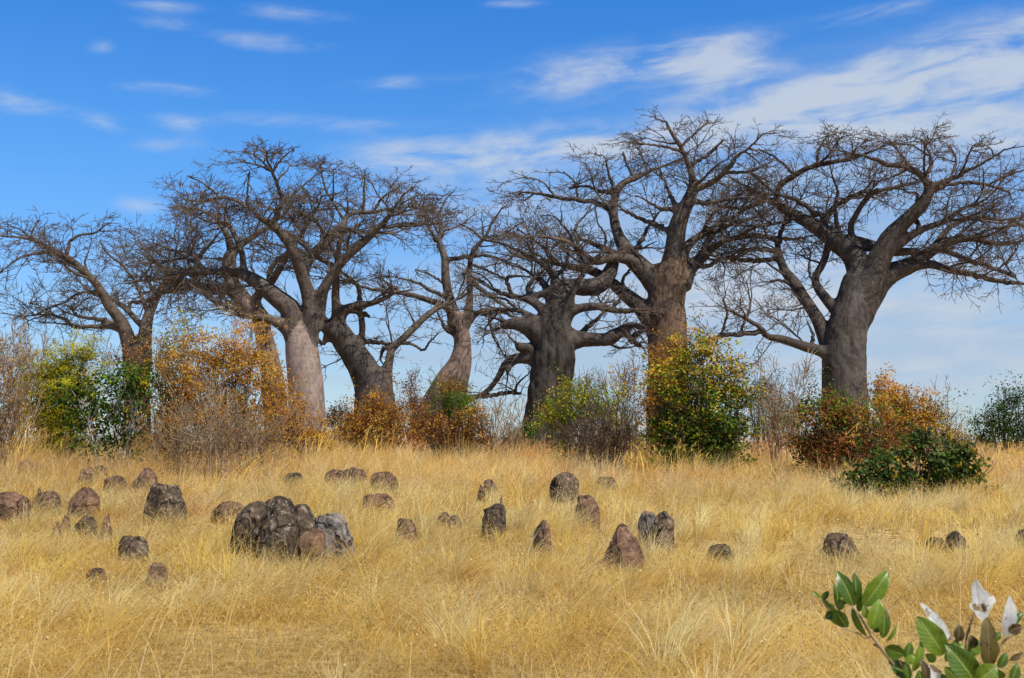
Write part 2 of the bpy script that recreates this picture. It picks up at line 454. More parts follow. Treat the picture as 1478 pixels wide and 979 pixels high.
baobab('leftmost baobab, forked low with a dark stem leaning far to the left', 62,
 'a 642 1120 66, 646 900 60, 646 800 58, 646 730 52, 645 690 40',
 [('a 625 780 44, 605 660 36, 565 560 30, 510 490 25, 470 415 21, 410 345 20, 330 280 20, 285 255 19, 225 220 13, 160 185 9, 80 172 6, 0 165 4',
   ['a 305 262 12, 325 220 9, 330 190 7, 380 160 6, 450 150 5, 510 100 3', 'a 240 240 9, 160 250 7, 80 275 5, 0 340 3',
    'a 160 185 7, 150 150 5, 180 90 3', 'a 470 430 10, 420 430 7, 360 440 6, 300 480 5, 220 510 4, 160 540 3', 'a 410 345 8, 400 290 5, 420 230 3']),
  ('a 575 610 20, 530 596 14, 480 592 12, 420 592 10, 350 595 9, 310 560 8, 260 540 6, 180 540 4, 100 545 3',
   ['a 545 585 14, 480 560 11, 400 552 8, 365 540 7, 340 510 6, 310 490 4', 'a 260 540 5, 200 500 3, 140 480 3']),
  ('a 672 780 46, 682 640 34, 700 540 25, 725 480 22, 760 410 17, 795 370 14, 850 345 11, 940 345 9, 979 345 6',
   ['a 680 600 16, 640 560 15, 600 515 14, 540 470 13, 480 450 11, 420 428 8', 'a 620 480 9, 690 470 10, 760 435 9, 830 418 8, 900 415 6',
    'a 690 500 10, 660 430 9, 640 390 8, 600 330 6, 560 290 5, 500 240 4, 470 190 3', 'a 735 460 9, 705 390 7, 715 320 5, 690 250 4, 650 180 3',
    'a 760 410 9, 780 340 7, 800 250 5, 780 180 3', 'a 640 390 6, 700 320 4, 720 250 3'])],
 BARK_GREY, LIMB, TWIG, 21, 0.06)

baobab('slim leaning baobab behind the orange shrub, trunk left of the smooth pale one', 67,
 'h 368 900 68, h 366 800 66, h 352 600 62, h 325 420 53, h 295 300 46, h 275 210 48, b 430 770 34',
 [('h 275 200 44, b 420 730 34, b 395 640 36, b 400 585 30, b 440 540 20, b 500 500 15, b 570 455 12, b 640 400 8, b 700 320 5',
   ['b 405 560 22, b 385 490 17, b 345 430 13, b 300 390 8, b 250 370 5, b 180 360 3', 'b 400 600 12, b 360 600 9, b 325 598 5', 'b 350 430 8, b 340 350 5, b 370 270 3']),
  ('b 430 770 34, b 400 740 32, b 330 745 27, b 270 742 21, b 232 700 15, b 245 610 13, b 270 565 11, b 320 512 6',
   ['b 240 725 14, b 150 745 11, b 80 765 8, b 0 800 5', 'b 245 600 8, b 190 570 6, b 120 560 4']),
  ('h 280 210 40, b 520 790 26, b 590 710 21, b 640 630 18, b 690 540 15, b 740 480 11, b 800 380 7, b 830 300 4',
   ['b 580 730 16, b 590 650 14, b 640 590 14, b 690 575 12, b 780 570 9', 'b 740 480 7, b 690 420 5, b 660 360 3'])],
 BARK_PINK_DARK, LIMB, TWIG, 22, 0.05)

baobab('smooth pale pinkish baobab with a straight bare trunk and wide crown, left of the middle', 58,
 'h 530 930 102, h 530 820 99, h 528 700 97, h 520 560 95, h 506 430 91, h 495 340 82, h 500 280 66',
 [('h 540 350 56, h 546 220 42, b 765 760 35, b 737 680 31, b 722 620 31, b 690 550 27, b 640 480 24, b 595 440 20, b 540 405 13, b 480 355 10, b 420 325 9, b 350 310 7, b 280 330 5, b 190 320 3',
   ['b 600 440 18, b 622 385 14, b 642 330 12, b 630 270 9, b 602 200 8, b 570 130 5, b 575 90 3', 'b 602 190 6, b 640 130 4, b 700 80 3',
    'b 598 190 6, b 530 160 5, b 440 140 3', 'b 640 330 9, b 700 290 6, b 760 240 4, b 830 180 3', 'b 480 355 7, b 480 270 5, b 490 190 3', 'b 350 310 6, b 280 250 4, b 200 210 3']),
  ('b 737 690 31, b 755 620 30, b 790 580 27, b 850 520 23, b 905 465 19, c 375 410 17, c 387 375 15, c 430 350 12, c 520 345 9, c 600 330 6, c 700 320 4',
   ['c 280 520 12, c 275 430 9, c 240 370 6, c 220 280 4', 'c 470 345 8, c 475 250 6, c 480 160 3', 'c 380 380 9, c 330 300 6, c 290 230 5, c 270 130 3', 'c 520 345 7, c 560 280 5, c 640 230 3']),
  ('h 570 280 44, h 592 180 38, h 605 105 34, c 290 700 27, c 340 620 24, c 400 550 22, c 470 490 21, c 530 430 19, c 580 385 14, c 605 345 9, c 650 280 6, c 700 230 3',
   ['c 545 415 10, c 620 415 8, c 740 405 6, c 830 400 4', 'c 480 480 10, c 440 440 8, c 380 420 6', 'c 300 690 8, c 310 580 6, c 300 480 4', 'c 600 350 7, c 680 340 5, c 770 320 3', 'c 410 540 9, c 400 480 6, c 450 400 4']),
  ('h 470 330 66, b 690 850 52, b 620 785 46, b 560 735 40, b 500 692 33, b 440 668 26, b 380 660 20, b 310 660 17, b 240 665 14, b 170 675 12, b 100 690 9, b 0 700 6',
   ['b 462 668 18, b 456 580 16, b 430 510 14, b 400 450 11, b 360 425 9, b 300 425 6, b 220 390 4', 'b 290 658 11, b 200 595 9, b 140 565 7, b 80 540 4',
    'b 220 665 8, b 200 600 6, b 230 530 5, b 240 440 3', 'b 560 735 9, b 500 640 6, b 510 560 4', 'b 120 685 7, b 60 620 5, b 0 560 3']),
  ('h 472 420 44, h 446 320 40, h 400 262 34, h 330 225 27, h 270 215 22, h 200 205 18, b 400 830 12, b 310 790 9, b 240 740 6, b 170 700 4',
   ['h 300 220 10, b 440 830 8, b 380 790 5'])],
 BARK_PINK, LIMB, TWIG, 23, 0.03, 1.08)

baobab('dark thick baobab leaning to the left, right of the smooth pale trunk', 63,
 'h 885 920 122, h 888 800 116, h 890 640 104, h 852 530 86, h 792 430 75, h 732 345 66, h 690 280 60, h 672 240 46',
 [('h 690 260 44, h 688 190 30, h 680 100 24, c 342 700 20, c 346 600 16, c 356 520 14, c 370 450 10, c 390 380 7, c 400 300 4',
   ['c 345 640 15, c 310 590 14, c 250 555 14, c 180 490 13, c 110 440 8, c 40 420 4', 'c 350 560 8, c 310 500 6, c 290 440 4']),
  ('h 690 240 44, h 720 185 34, h 765 165 28, h 810 150 24, h 870 142 17, h 930 120 14, h 975 90 12, c 600 700 7, c 560 660 4',
   ['h 780 180 18, h 815 192 15, h 858 208 10', 'h 815 190 20, h 824 270 19, h 826 335 18, h 880 348 13, h 970 355 10', 'c 455 760 12, c 445 700 11, c 410 660 9, c 370 630 7, c 330 600 4', 'c 560 730 7, c 600 690 5, c 590 620 3']),
  ('h 640 320 30, h 620 345 15, h 600 345 10, h 580 322 6', []),
  ('h 945 600 44, h 955 500 32, h 970 430 25, h 985 380 23, h 1040 330 21, h 1110 260 20, h 1180 195 18, h 1240 160 14, h 1310 130 9',
   ['h 985 385 14, h 940 380 12, h 920 430 6', 'h 1030 350 10, h 1090 360 8, h 1150 390 7, h 1180 350 6, h 1210 320 4', 'h 1110 260 7, h 1080 200 5, h 1050 150 3']),
  ('h 640 270 40, h 610 240 34, h 600 195 20, h 540 180 14, h 470 170 12, h 400 150 8, h 330 120 5', ['h 470 170 6, h 430 110 4, h 410 60 3'])],
 BARK_GREY, LIMB, TWIG, 24, 0.07, 0.8, 0.85)

baobab('slender baobab with a curved pinkish trunk behind the bright green bush', 67,
 'h 1215 900 120, h 1225 760 115, h 1262 660 108, h 1302 560 90, h 1342 470 66, h 1358 380 49, h 1352 300 46, h 1342 240 48, h 1335 190 44',
 [('d 320 730 40, d 312 680 36, d 292 600 25, d 272 500 22, d 268 410 19, d 252 350 16, d 238 310 15, d 252 275 11, d 240 200 7, d 270 130 4, d 300 90 2.5',
   ['d 228 318 10, d 195 265 6, d 170 200 4', 'd 262 408 13, d 320 402 11, d 400 390 10, d 480 390 8, d 560 420 5', 'd 285 590 12, d 210 555 9, d 130 515 7, d 60 495 4, d 0 485 3',
    'd 265 520 8, d 200 480 5, d 130 455 3', 'd 250 275 6, d 330 250 4, d 400 200 3', 'd 240 200 5, d 170 170 4, d 100 160 3']),
  ('d 345 730 38, d 370 690 30, d 385 600 18, d 385 500 15, d 390 400 14, d 420 340 11, d 460 300 8, d 490 230 6, d 540 160 3',
   ['d 385 500 12, d 440 545 11, d 510 600 8, d 570 640 5', 'd 440 310 7, d 400 270 5, d 340 240 4', 'd 395 430 8, d 470 460 6, d 560 500 4', 'd 460 300 6, d 540 290 5, d 620 240 3', 'd 385 560 6, d 330 590 5, d 360 500 4']),
  ('d 310 660 26, d 262 622 19, d 210 605 17, d 150 585 14, d 80 565 12, d 0 560 10, d -60 550 8, d -120 535 6, d -200 500 4',
   ['d 60 562 7, d 0 520 5, d -60 490 3', 'd 0 560 6, d -60 590 4, d -110 640 3']),
  ('d 330 760 18, d 300 752 13, d 272 735 12, d 250 690 7, d 230 650 4', []),
  ('d 375 700 24, d 420 660 15, d 480 645 13, d 560 660 9, d 620 700 5', ['d 470 645 6, d 480 720 4, d 520 800 3'])],
 BARK_PINK_DARK, LIMB, TWIG, 25, 0.035, 0.85, 0.85)

baobab('old squat baobab with a dark furrowed trunk and broken stubs, in the middle', 57,
 'e 388 1040 122, e 392 900 112, e 396 800 108, e 408 690 100, e 420 580 102, e 424 500 92, e 424 440 80, e 426 395 66',
 [('e 350 590 36, e 290 580 27, e 235 582 24, e 195 605 19, e 165 660 16, e 130 710 14, e 85 750 12, e 55 768 8',
   ['e 232 590 22, e 212 615 17, e 205 638 12', 'e 90 760 11, e 160 748 10, e 215 740 9, e 262 745 7', 'e 240 740 7, e 245 715 6, e 262 688 5, e 300 655 3']),
  ('e 360 545 28, e 300 530 26, e 262 525 23, e 248 510 14', []),
  ('e 370 470 62, e 320 440 48, e 270 420 36, e 220 416 27, e 178 430 17', ['e 220 410 8, e 160 395 6, e 100 380 4']),
  ('e 380 430 34, e 340 400 22, e 290 368 16, e 250 350 12, e 170 350 10, e 100 370 8, e 20 350 5',
   ['e 250 350 8, e 190 300 6, e 120 290 4', 'e 170 350 7, e 110 420 5, e 90 480 3', 'e 120 370 6, e 130 460 5, e 160 520 4, e 200 580 3']),
  ('e 400 400 44, e 375 355 30, e 340 325 22, e 290 300 18, e 225 285 14, e 150 260 9, e 70 210 5',
   ['e 225 285 9, e 200 210 10, e 240 190 7, e 300 195 4', 'e 150 260 6, e 100 200 4, e 40 170 3']),
  ('e 430 430 46, e 424 340 36, e 404 290 28, e 380 235 18, e 330 190 9, e 260 150 5', ['e 404 290 16, e 420 220 12, e 400 150 7']),
  ('e 450 430 46, e 488 335 30, e 505 280 20, e 550 195 11, e 600 115 6', ['e 505 280 10, e 470 220 8, e 460 150 5']),
  ('e 435 400 50, e 450 310 42, e 478 250 40, e 530 242 43, e 590 245 44, e 640 228 42, e 685 175 36, e 705 115 28, e 680 70 18, e 610 40 12, e 520 10 7',
   ['e 440 290 30, e 425 255 22, e 380 270 18, e 325 282 16, e 305 240 12, e 340 190 9, e 370 170 6', 'e 440 240 22, e 425 200 21, e 390 150 17, e 330 110 12, e 250 70 8, e 180 40 6, e 100 20 5',
    'e 700 120 14, e 760 80 12, e 840 50 8', 'e 430 200 10, e 470 150 8, e 490 80 5, e 480 10 3', 'e 330 110 7, e 300 40 5, e 230 -20 3', 'e 250 70 6, e 200 120 4, e 120 140 3']),
  ('e 470 400 40, e 505 360 26, e 560 340 22, e 640 335 20, e 720 355 17, e 800 350 12', ['e 700 340 9, e 740 290 6, e 760 240 3']),
  ('e 490 490 66, e 550 490 40, e 610 490 34, e 670 490 33, e 712 468 33, e 755 438 26, e 800 420 17, e 850 432 12',
   ['e 750 445 24, e 785 488 15, e 832 522 9', 'e 795 475 11, e 825 455 10, e 856 446 8', 'e 535 495 20, e 570 440 14, e 620 400 10, e 660 360 6'])],
 BARK_OLD, LIMB_DARK, TWIG, 26, 0.12, 0.95, 0.8, 0.10)

baobab('tallest baobab, its brown trunk behind the big green and gold bush', 58,
 'f 545 1220 78, f 548 1000 73, f 548 860 70, f 546 780 68, f 542 700 64, f 552 630 68, f 562 575 58',
 [('f 565 620 55, f 572 520 39, f 580 440 34, f 602 380 28, f 630 320 22, f 636 270 15, f 617 200 11, f 590 150 9, f 560 100 6, f 540 60 4',
   ['f 640 305 14, f 700 280 12, f 750 240 11, f 790 190 7, f 840 150 4, f 880 110 3', 'f 628 215 8, f 690 180 6, f 740 130 4', 'f 560 455 10, f 500 425 9, f 440 400 7, f 390 375 5',
    'f 595 390 14, f 560 330 8, f 540 280 5, f 520 230 3', 'f 625 340 14, f 680 350 10, f 750 340 7, f 830 330 4', 'f 600 170 6, f 530 150 5, f 450 140 3', 'f 750 240 7, f 830 240 5, f 900 210 3', 'f 595 150 5, f 650 100 4, f 690 60 3', 'f 600 380 14, f 560 372 11, f 515 368 7, f 470 340 4']),
  ('f 530 660 48, f 465 590 38, f 410 530 30, f 372 460 20, f 356 390 17, f 365 320 15, f 390 280 13, f 440 260 11, f 500 230 6, f 545 215 4',
   ['f 357 385 12, f 300 350 10, f 230 340 8, f 150 330 7, f 80 315 5, f 20 310 3', 'f 360 310 9, f 310 310 7, f 260 290 5, f 200 300 3', 'f 362 310 8, f 340 250 5, f 330 200 3',
    'f 430 260 7, f 400 210 4, f 390 170 2.5', 'f 430 525 10, f 460 470 8, f 490 420 5, f 520 380 3', 'f 150 330 5, f 110 280 3, f 60 260 3', 'f 230 340 5, f 220 280 4, f 180 240 3']),
  ('f 520 810 44, f 460 725 33, f 400 675 26, f 340 625 20, f 280 590 17, f 220 578 14, f 160 565 9, f 80 550 6, f 0 530 4',
   ['f 280 590 9, f 230 530 7, f 200 460 5, f 150 400 3', 'f 160 565 7, f 100 500 5, f 30 450 3', 'f 400 675 8, f 390 620 6, f 420 580 4']),
  ('f 450 570 26, f 400 548 20, f 340 545 17, f 290 558 14, f 240 520 11, f 200 490 8, f 120 470 5, f 40 470 3', ['f 240 520 7, f 220 440 5, f 260 390 3', 'f 290 558 6, f 330 480 5, f 300 420 3']),
  ('f 590 640 44, f 625 580 30, f 670 545 18, f 720 500 13, f 800 470 10, f 900 470 7, f 979 480 5',
   ['f 640 570 12, f 690 572 8, f 740 548 7, f 800 540 5', 'f 660 545 14, f 700 470 11, f 760 430 8, f 830 410 5, f 880 390 3', 'f 800 470 7, f 870 430 5, f 950 420 3']),
  ('f 585 560 30, f 620 500 18, f 670 460 13, f 730 425 9, f 800 385 6, f 870 340 4', ['f 670 460 8, f 700 400 6, f 760 350 4'])],
 BARK_WARM, LIMB, TWIG, 27, 0.075, 0.92)

baobab('rightmost baobab, bare grey trunk with low side stems and a broad flat crown', 56,
 'g 406 1140 76, g 405 1000 73, g 403 920 72, g 398 850 71, g 400 760 69, g 412 680 66, g 424 620 60, g 432 560 50, g 440 510 42',
 [('g 365 780 34, g 340 715 27, g 313 650 22, g 275 590 20, g 235 530 20, g 205 490 16, g 185 430 12, g 190 380 8, g 210 330 5',
   ['g 190 450 11, g 150 460 9, g 80 460 8, g 0 453 6', 'g 185 430 9, g 120 425 7, g 60 430 5, g 0 440 4', 'g 190 400 9, g 150 385 7, g 80 385 6, g 0 400 5', 'g 235 540 7, g 190 525 5, g 150 530 3']),
  ('g 400 660 32, g 372 620 22, g 345 590 18, g 315 550 16, g 306 515 14, g 330 470 13, g 345 420 11, g 340 360 7', ['g 310 540 6, g 285 500 4, g 290 440 3']),
  ('g 360 770 26, g 320 752 20, g 260 735 17, g 200 715 14, g 150 705 11, g 125 672 8, g 45 630 5',
   ['g 130 690 9, g 60 700 8, g 0 705 7, g -70 725 5', 'g 295 735 7, g 298 700 5, g 285 670 3', 'g 60 700 5, g 90 630 4, g 100 580 3', 'g 0 705 4, g 20 640 4, g 10 590 3']),
  ('g 440 560 46, g 446 490 42, g 425 440 38, g 370 398 32, g 320 360 25, g 250 320 19, g 190 285 15, g 130 250 8, g 100 230 5, g 40 200 3',
   ['g 385 408 26, g 430 403 23, g 490 415 20, g 560 432 17, g 640 430 10', 'g 185 280 11, g 188 225 11, g 240 185 11, g 290 160 10, g 350 145 8, g 430 130 6, g 510 100 3', 'g 310 160 6, g 320 100 4, g 350 50 2.5', 'g 335 340 14, g 360 292 9, g 400 270 8, g 440 245 7, g 500 240 6, g 600 215 6, g 660 200 4',
    'g 420 345 11, g 450 290 10, g 470 262 10, g 502 235 9', 'g 310 310 9, g 240 262 7, g 180 245 5, g 100 180 3', 'g 385 390 11, g 370 300 6, g 378 235 5', 'g 150 262 7, g 80 290 6, g 0 285 4', 'g 240 185 6, g 180 130 4, g 120 100 3', 'g 250 320 7, g 190 340 5, g 100 350 4, g 0 340 3']),
  ('g 455 600 50, g 485 510 46, g 520 440 38, g 552 380 30, g 600 330 24, g 650 280 22, g 674 228 18, g 650 190 13, g 600 160 10, g 530 150 8, g 470 125 5, g 400 110 3',
   ['g 672 222 12, g 740 200 9, g 800 170 6, g 860 140 4, g 920 100 3', 'g 620 170 8, g 590 130 5, g 560 90 3', 'g 678 240 9, g 760 210 6, g 850 215 5, g 930 240 3', 'g 660 195 7, g 680 140 5, g 650 70 3', 'g 740 200 5, g 760 140 4, g 740 90 3', 'g 620 310 7, g 635 250 5, g 600 240 3']),
  ('g 425 670 56, g 458 600 54, g 500 535 46, g 552 500 36, g 612 475 27, g 680 430 20, g 740 400 15, g 810 390 12, g 880 405 8, g 960 400 5',
   ['g 590 488 20, g 670 472 16, g 750 495 11, g 830 510 9, g 920 530 8, g 975 535 6', 'g 720 425 11, g 800 460 9, g 880 485 7, g 950 510 6', 'g 680 425 12, g 740 355 9, g 820 320 7, g 900 330 5, g 979 320 4', 'g 810 390 7, g 870 360 5, g 950 350 3', 'g 740 400 7, g 800 350 5, g 870 300 3']),
  ('g 480 520 40, g 510 460 30, g 560 420 19, g 640 365 13, g 720 335 10, g 790 290 6, g 860 260 4, g 920 190 3', ['g 645 370 9, g 630 320 6, g 640 270 4', 'g 720 335 6, g 800 320 4, g 900 280 3'])],
 BARK_GREY, LIMB_DARK, TWIG, 28, 0.07, 0.9)
# ------------------------------------------------------------------ ground
def ground():
    ys = np.concatenate([np.linspace(-30, 4, 12), np.linspace(5, 80, 120), np.geomspace(82, 6000, 40)])
    xs = np.concatenate([-np.geomspace(4500, 62, 24), np.linspace(-60, 60, 121), np.geomspace(62, 4500, 24)])
    X, Y = np.meshgrid(xs, ys)
    V = np.stack([X, Y, terrain(X, Y)], -1).reshape(-1, 3)
    nx = len(xs)
    i = (np.arange(len(ys) - 1)[:, None] * nx + np.arange(nx - 1)[None]).ravel()
    me = make_mesh('ground', V, [np.stack([i, i + 1, i + nx + 1, i + nx], -1)])
    m, nt, out = new_mat('dry_soil_and_straw')
    n1 = noise_tex(nt, mapped(nt, (1, 1, 1)), 0.35, 6, 0.6); n2 = noise_tex(nt, mapped(nt, (1, 1, 1)), 6, 9, 0.72)
    c = ramp(nt, n2, [(0.36, (0.07, 0.042, 0.02)), (0.48, (0.46, 0.31, 0.12)), (0.60, (0.86, 0.66, 0.32))])
    c = mixc(nt, 0.5, c, ramp(nt, n1, [(0.35, (0.55, 0.45, 0.36)), (0.6, (1, 1, 1))]), 'MULTIPLY')
    p = N(nt, 'ShaderNodeBsdfPrincipled'); p.inputs['Roughness'].default_value = 0.95; p.inputs['Specular IOR Level'].default_value = 0.1
    b = N(nt, 'ShaderNodeBump'); b.inputs['Distance'].default_value = 0.05; b.inputs['Strength'].default_value = 0.8
    nt.links.new(n2, b.inputs['Height']); nt.links.new(b.outputs[0], p.inputs['Normal'])
    nt.links.new(c, p.inputs['Base Color']); nt.links.new(p.outputs[0], out.inputs[0])
    o = link('ground', me, m); o['kind'] = 'structure'; o['label'] = 'dry straw covered ground rising gently to the baobabs'
ground()

# ------------------------------------------------------------------ boulders
ROCK_RED = rock_mat('rock_red_brown', (0.20, 0.11, 0.066), (0.065, 0.038, 0.025), (0.34, 0.19, 0.115), (0.40, 0.33, 0.23), 0.60)
ROCK_DARK = rock_mat('rock_dark', (0.115, 0.078, 0.048), (0.026, 0.018, 0.013), (0.21, 0.135, 0.085), (0.36, 0.31, 0.22), 0.57, 0.0)
ROCK_GREY = rock_mat('rock_grey_lichen', (0.30, 0.25, 0.205), (0.11, 0.085, 0.068), (0.38, 0.31, 0.25), (0.46, 0.42, 0.35), 0.60, 0.9)
ROCK_TAN = rock_mat('rock_tan_lichen', (0.19, 0.125, 0.075), (0.08, 0.055, 0.04), (0.27, 0.18, 0.10), (0.36, 0.29, 0.18), 0.56, 0.6)
RMAT = {'r': ROCK_RED, 'd': ROCK_DARK, 'g': ROCK_GREY, 't': ROCK_TAN}
ROCKS = []        # footprints (x, y, rx, ry) for the grass

def ico(sub):
    import bmesh
    bm = bmesh.new(); bmesh.ops.create_icosphere(bm, subdivisions=sub, radius=1.0)
    V = np.array([v.co[:] for v in bm.verts]); F = np.array([[v.index for v in f.verts] for f in bm.faces]); bm.free()
    return V, F
ICO_V, ICO_F = ico(5)

def rock(px, top, bot, w, shape, mat, label, lean=0.0, D=None, yaw=None, deep=0.75, hide=0.19, seed=0):
    rg = np.random.default_rng(seed + int(px * 7 + top * 13))
    if D is None:
        d0 = ground_dist(px, bot); D = ground_dist(px, bot + hide / mpp(d0))
    c = at(px, bot, D); gz = float(terrain(c[0], D))
    topz = at(px, top, D)[2]
    h = topz - gz; rx = w * mpp(D) / 2; ry = max(rx, h * 0.5) * deep
    V = ICO_V.copy()
    # rounded box-ish base form, flattened by chipped planes
    if shape == 'dome': e, npl, cut = 0.84, 6, (0.8, 1.0)
    elif shape == 'block': e, npl, cut = 0.62, 11, (0.70, 1.0)
    elif shape == 'point': e, npl, cut = 0.8, 8, (0.7, 0.95)
    else: e, npl, cut = 0.85, 6, (0.75, 0.95)
    V = np.sign(V) * np.abs(V) ** e
    for _ in range(npl):
        n = rg.normal(size=3); n[2] = abs(n[2]) * 0.6; n /= np.linalg.norm(n); d = rg.uniform(*cut)
        s = V @ n - d; V = V - np.where(s > 0, s * 0.97, 0)[:, None] * n
    zz = np.clip(V[:, 2], -0.4, 1)
    if shape == 'point':           # narrow upright wedge
        sl = rg.choice([-1, 1]); n = np.array([0.62 * sl, -0.2, 0.76]); sx = V @ n - 0.55; V = V - np.where(sx > 0, sx, 0)[:, None] * n; zz = np.clip(V[:, 2], -0.4, 1); k = 1 - 0.34 * np.clip((zz + 0.1) / 1.1, 0, 1) ** 1.3; V[:, 0] *= k; V[:, 1] *= k
    if shape == 'pyramid':
        k = 1 - 0.48 * np.clip(zz, 0, 1) ** 1.2; V[:, 0] *= k; V[:, 1] *= k
    if shape == 'slab':
        V[:, 0] += 0.0; V[:, 0] *= 1 - 0.35 * np.clip(zz, 0, 1)
    V[:, 0] += lean * np.clip(V[:, 2], -0.3, 1)
    so = rg.uniform(0, 90)
    dsp = np.array([0.10 * mnoise.noise((x * 1.7 + so, y * 1.7, z * 1.7)) + 0.05 * mnoise.noise((x * 4 + so, y * 4, z * 4)) + 0.03 * mnoise.noise((x * 10, y * 10 + so, z * 10)) + 0.028 * (0.5 - abs(mnoise.noise((x * 2.6 + so, y * 2.6, z * 2.6)))) 
                    - 0.06 * max(0, 0.12 - abs(mnoise.noise((x * 1.3, y * 1.3 + so, z * 0.8)))) / 0.12 for x, y, z in V])
    V = V * (1 + dsp)[:, None]
    mx = V.max(0); belt = V[np.abs(V[:, 2] - 0.15) < 0.25]; mn = belt.min(0); mx[0] = belt[:, 0].max()
    V[:, 0] = (V[:, 0] - (mx[0] + mn[0]) / 2) * 2 / (mx[0] - mn[0])
    V[:, 2] = (V[:, 2] - 0.0) / mx[2]
    ya = rg.uniform(-0.5, 0.5) if yaw is None else yaw
    x = V[:, 0] * rx; y = V[:, 1] * ry
    X = x * math.cos(ya) - y * math.sin(ya) * 0.6; Y = x * math.sin(ya) * 0.6 + y * math.cos(ya)
    zb = 0.22
    Z = V[:, 2] * h / 1.0
    if shape in ('dome', 'block', 'slab') and h > rx * 1.25:      # steep boulder: rounded cap on upright sides
        rz = max(rx * 1.05, h * 0.45); Z = np.where(V[:, 2] > 0, h - rz + V[:, 2] * rz, h - rz + V[:, 2] / 0.5 * (h - rz + zb * h))
    Z = np.where(Z < -zb * h, -zb * h + (Z + zb * h) * 0.3, Z)
    me = make_mesh('boulder', np.stack([X, Y, Z], -1), [ICO_F])
    o = link('boulder', me, RMAT[mat], None, (c[0], D, gz))
    tag(o, label, 'boulder', 'boulders standing in the dry grass')
    ROCKS.append((c[0], D, rx, ry))
    return o

# the central heap
rock(361, 723, 797, 50, 'dome', 'd', 'dark sloping boulder at the left end of the big heap', 0.45, D=16.6, yaw=0)
rock(402, 715, 770, 52, 'dome', 'd', 'round topped dark boulder, highest of the big heap', D=17.6, yaw=0)
rock(403, 736, 792, 60, 'dome', 'd', 'bulky brown boulder in the middle of the big heap', 0.1, D=16.3, yaw=0)
rock(395, 769, 812, 52, 'dome', 'd', 'lichen spotted boulder low at the front of the big heap', D=15.5, yaw=0)
rock(437, 727, 790, 50, 'dome', 'd', 'blotchy lichened boulder sloping right behind the grey one', -0.15, D=17.0, yaw=0.2)
rock(482, 740, 812, 58, 'dome', 'g', 'pale grey lichened boulder with orange spot at the right end of the big heap', -0.22, D=16.2, yaw=-0.2)
rock(449, 762, 808, 40, 'dome', 'r', 'small reddish boulder wedged in front of the pale grey one', 0.1, D=15.6, yaw=0)
rock(332, 723, 742, 56, 'dome', 'r', 'low purple brown boulder behind the dark left end of the heap')
# left cluster
rock(14, 709, 752, 56, 'dome', 'r', 'rounded reddish boulder cut by the left edge of the picture')
rock(54, 702, 732, 28, 'point', 'r', 'narrow reddish boulder behind the squat one near the left edge')
rock(71, 709, 742, 36, 'dome', 'r', 'squat reddish boulder third from the left edge')
rock(121, 703, 744, 46, 'slab', 'r', 'upright slab with a flat red left face in the left cluster', 0.1)
rock(81, 752, 774, 22, 'pyramid', 'r', 'small wedge of rock, leftmost of the row of low spikes')
rock(95, 742, 764, 24, 'pyramid', 'r', 'small wedge of rock behind the leftmost low spike')
rock(124, 744, 774, 30, 'dome', 'd', 'small dark round boulder between the low spikes')
rock(153, 741, 778, 24, 'point', 'r', 'tall narrow pointed stone, rightmost of the low spikes')
rock(208, 674, 706, 52, 'pyramid', 'r', 'grey brown pyramid boulder with a sharp peak below the leafy shrub', 0.05)
rock(240, 697, 745, 60, 'block', 'd', 'dark craggy boulder in front of the sharp peaked one', 0.05)
rock(125, 675, 700, 24, 'block', 'r', 'small boulder behind the slab with the red face')
rock(145, 672, 692, 18, 'dome', 'd', 'little dark boulder below the leafy shrub trunk')
rock(166, 686, 710, 34, 'dome', 'r', 'rounded purplish boulder left of the sharp peaked one')
rock(193, 773, 806, 44, 'block', 'd', 'dark flat topped boulder alone in the grass left of the heap')
rock(226, 812, 836, 30, 'block', 'r', 'small blocky red boulder nearest the camera on the left')
rock(140, 819, 828, 30, 'dome', 'r', 'low stone almost buried in the grass on the left')
rock(8, 652, 678, 30, 'dome', 'r', 'half hidden boulder behind tall grass at the left edge')
rock(42, 664, 684, 34, 'dome', 'r', 'half hidden reddish boulder under the green feathery bush')
rock(72, 632, 658, 22, 'block', 'd', 'dark boulder in the shade under the green feathery bush')
rock(292, 657, 680, 34, 'pyramid', 'r', 'reddish boulder at the foot of the bare twiggy shrubs')
rock(425, 682, 706, 34, 'dome', 'd', 'small dark boulder above the big heap')
# middle
rock(484, 677, 708, 36, 'dome', 'r', 'red boulder, left part of the long hump above the heap')
rock(509, 674, 705, 46, 'dome', 'r', 'broad brown boulder in the middle of the long hump')
rock(553, 680, 712, 44, 'dome', 'r', 'orange tinged boulder at the right end of the long hump')
rock(545, 712, 734, 50, 'block', 'r', 'low reddish boulder below the long hump')
rock(586, 748, 779, 30, 'block', 'r', 'squarish red boulder right of the big heap')
rock(640, 739, 758, 20, 'block', 'r', 'left of two small stones behind the squarish red one')
rock(657, 743, 762, 20, 'dome', 't', 'right of two small stones behind the squarish red one')
rock(691, 698, 727, 24, 'point', 'r', 'pinkish upright stone near the middle', 0.1)
rock(707, 692, 712, 24, 'dome', 't', 'tan stone behind the pinkish upright one')
rock(713, 726, 766, 34, 'block', 'd', 'dark stocky boulder below the pinkish upright one')
rock(725, 714, 740, 12, 'point', 'r', 'tiny spike of rock behind the dark stocky boulder')
rock(784, 750, 796, 28, 'slab', 'r', 'red pointed stone left of the large pyramid boulder', 0.1)
rock(814, 681, 727, 42, 'dome', 't', 'tall tan lichened boulder with grass over its face')
rock(848, 714, 756, 34, 'block', 'r', 'reddish jagged boulder beside the tall tan one', -0.2)
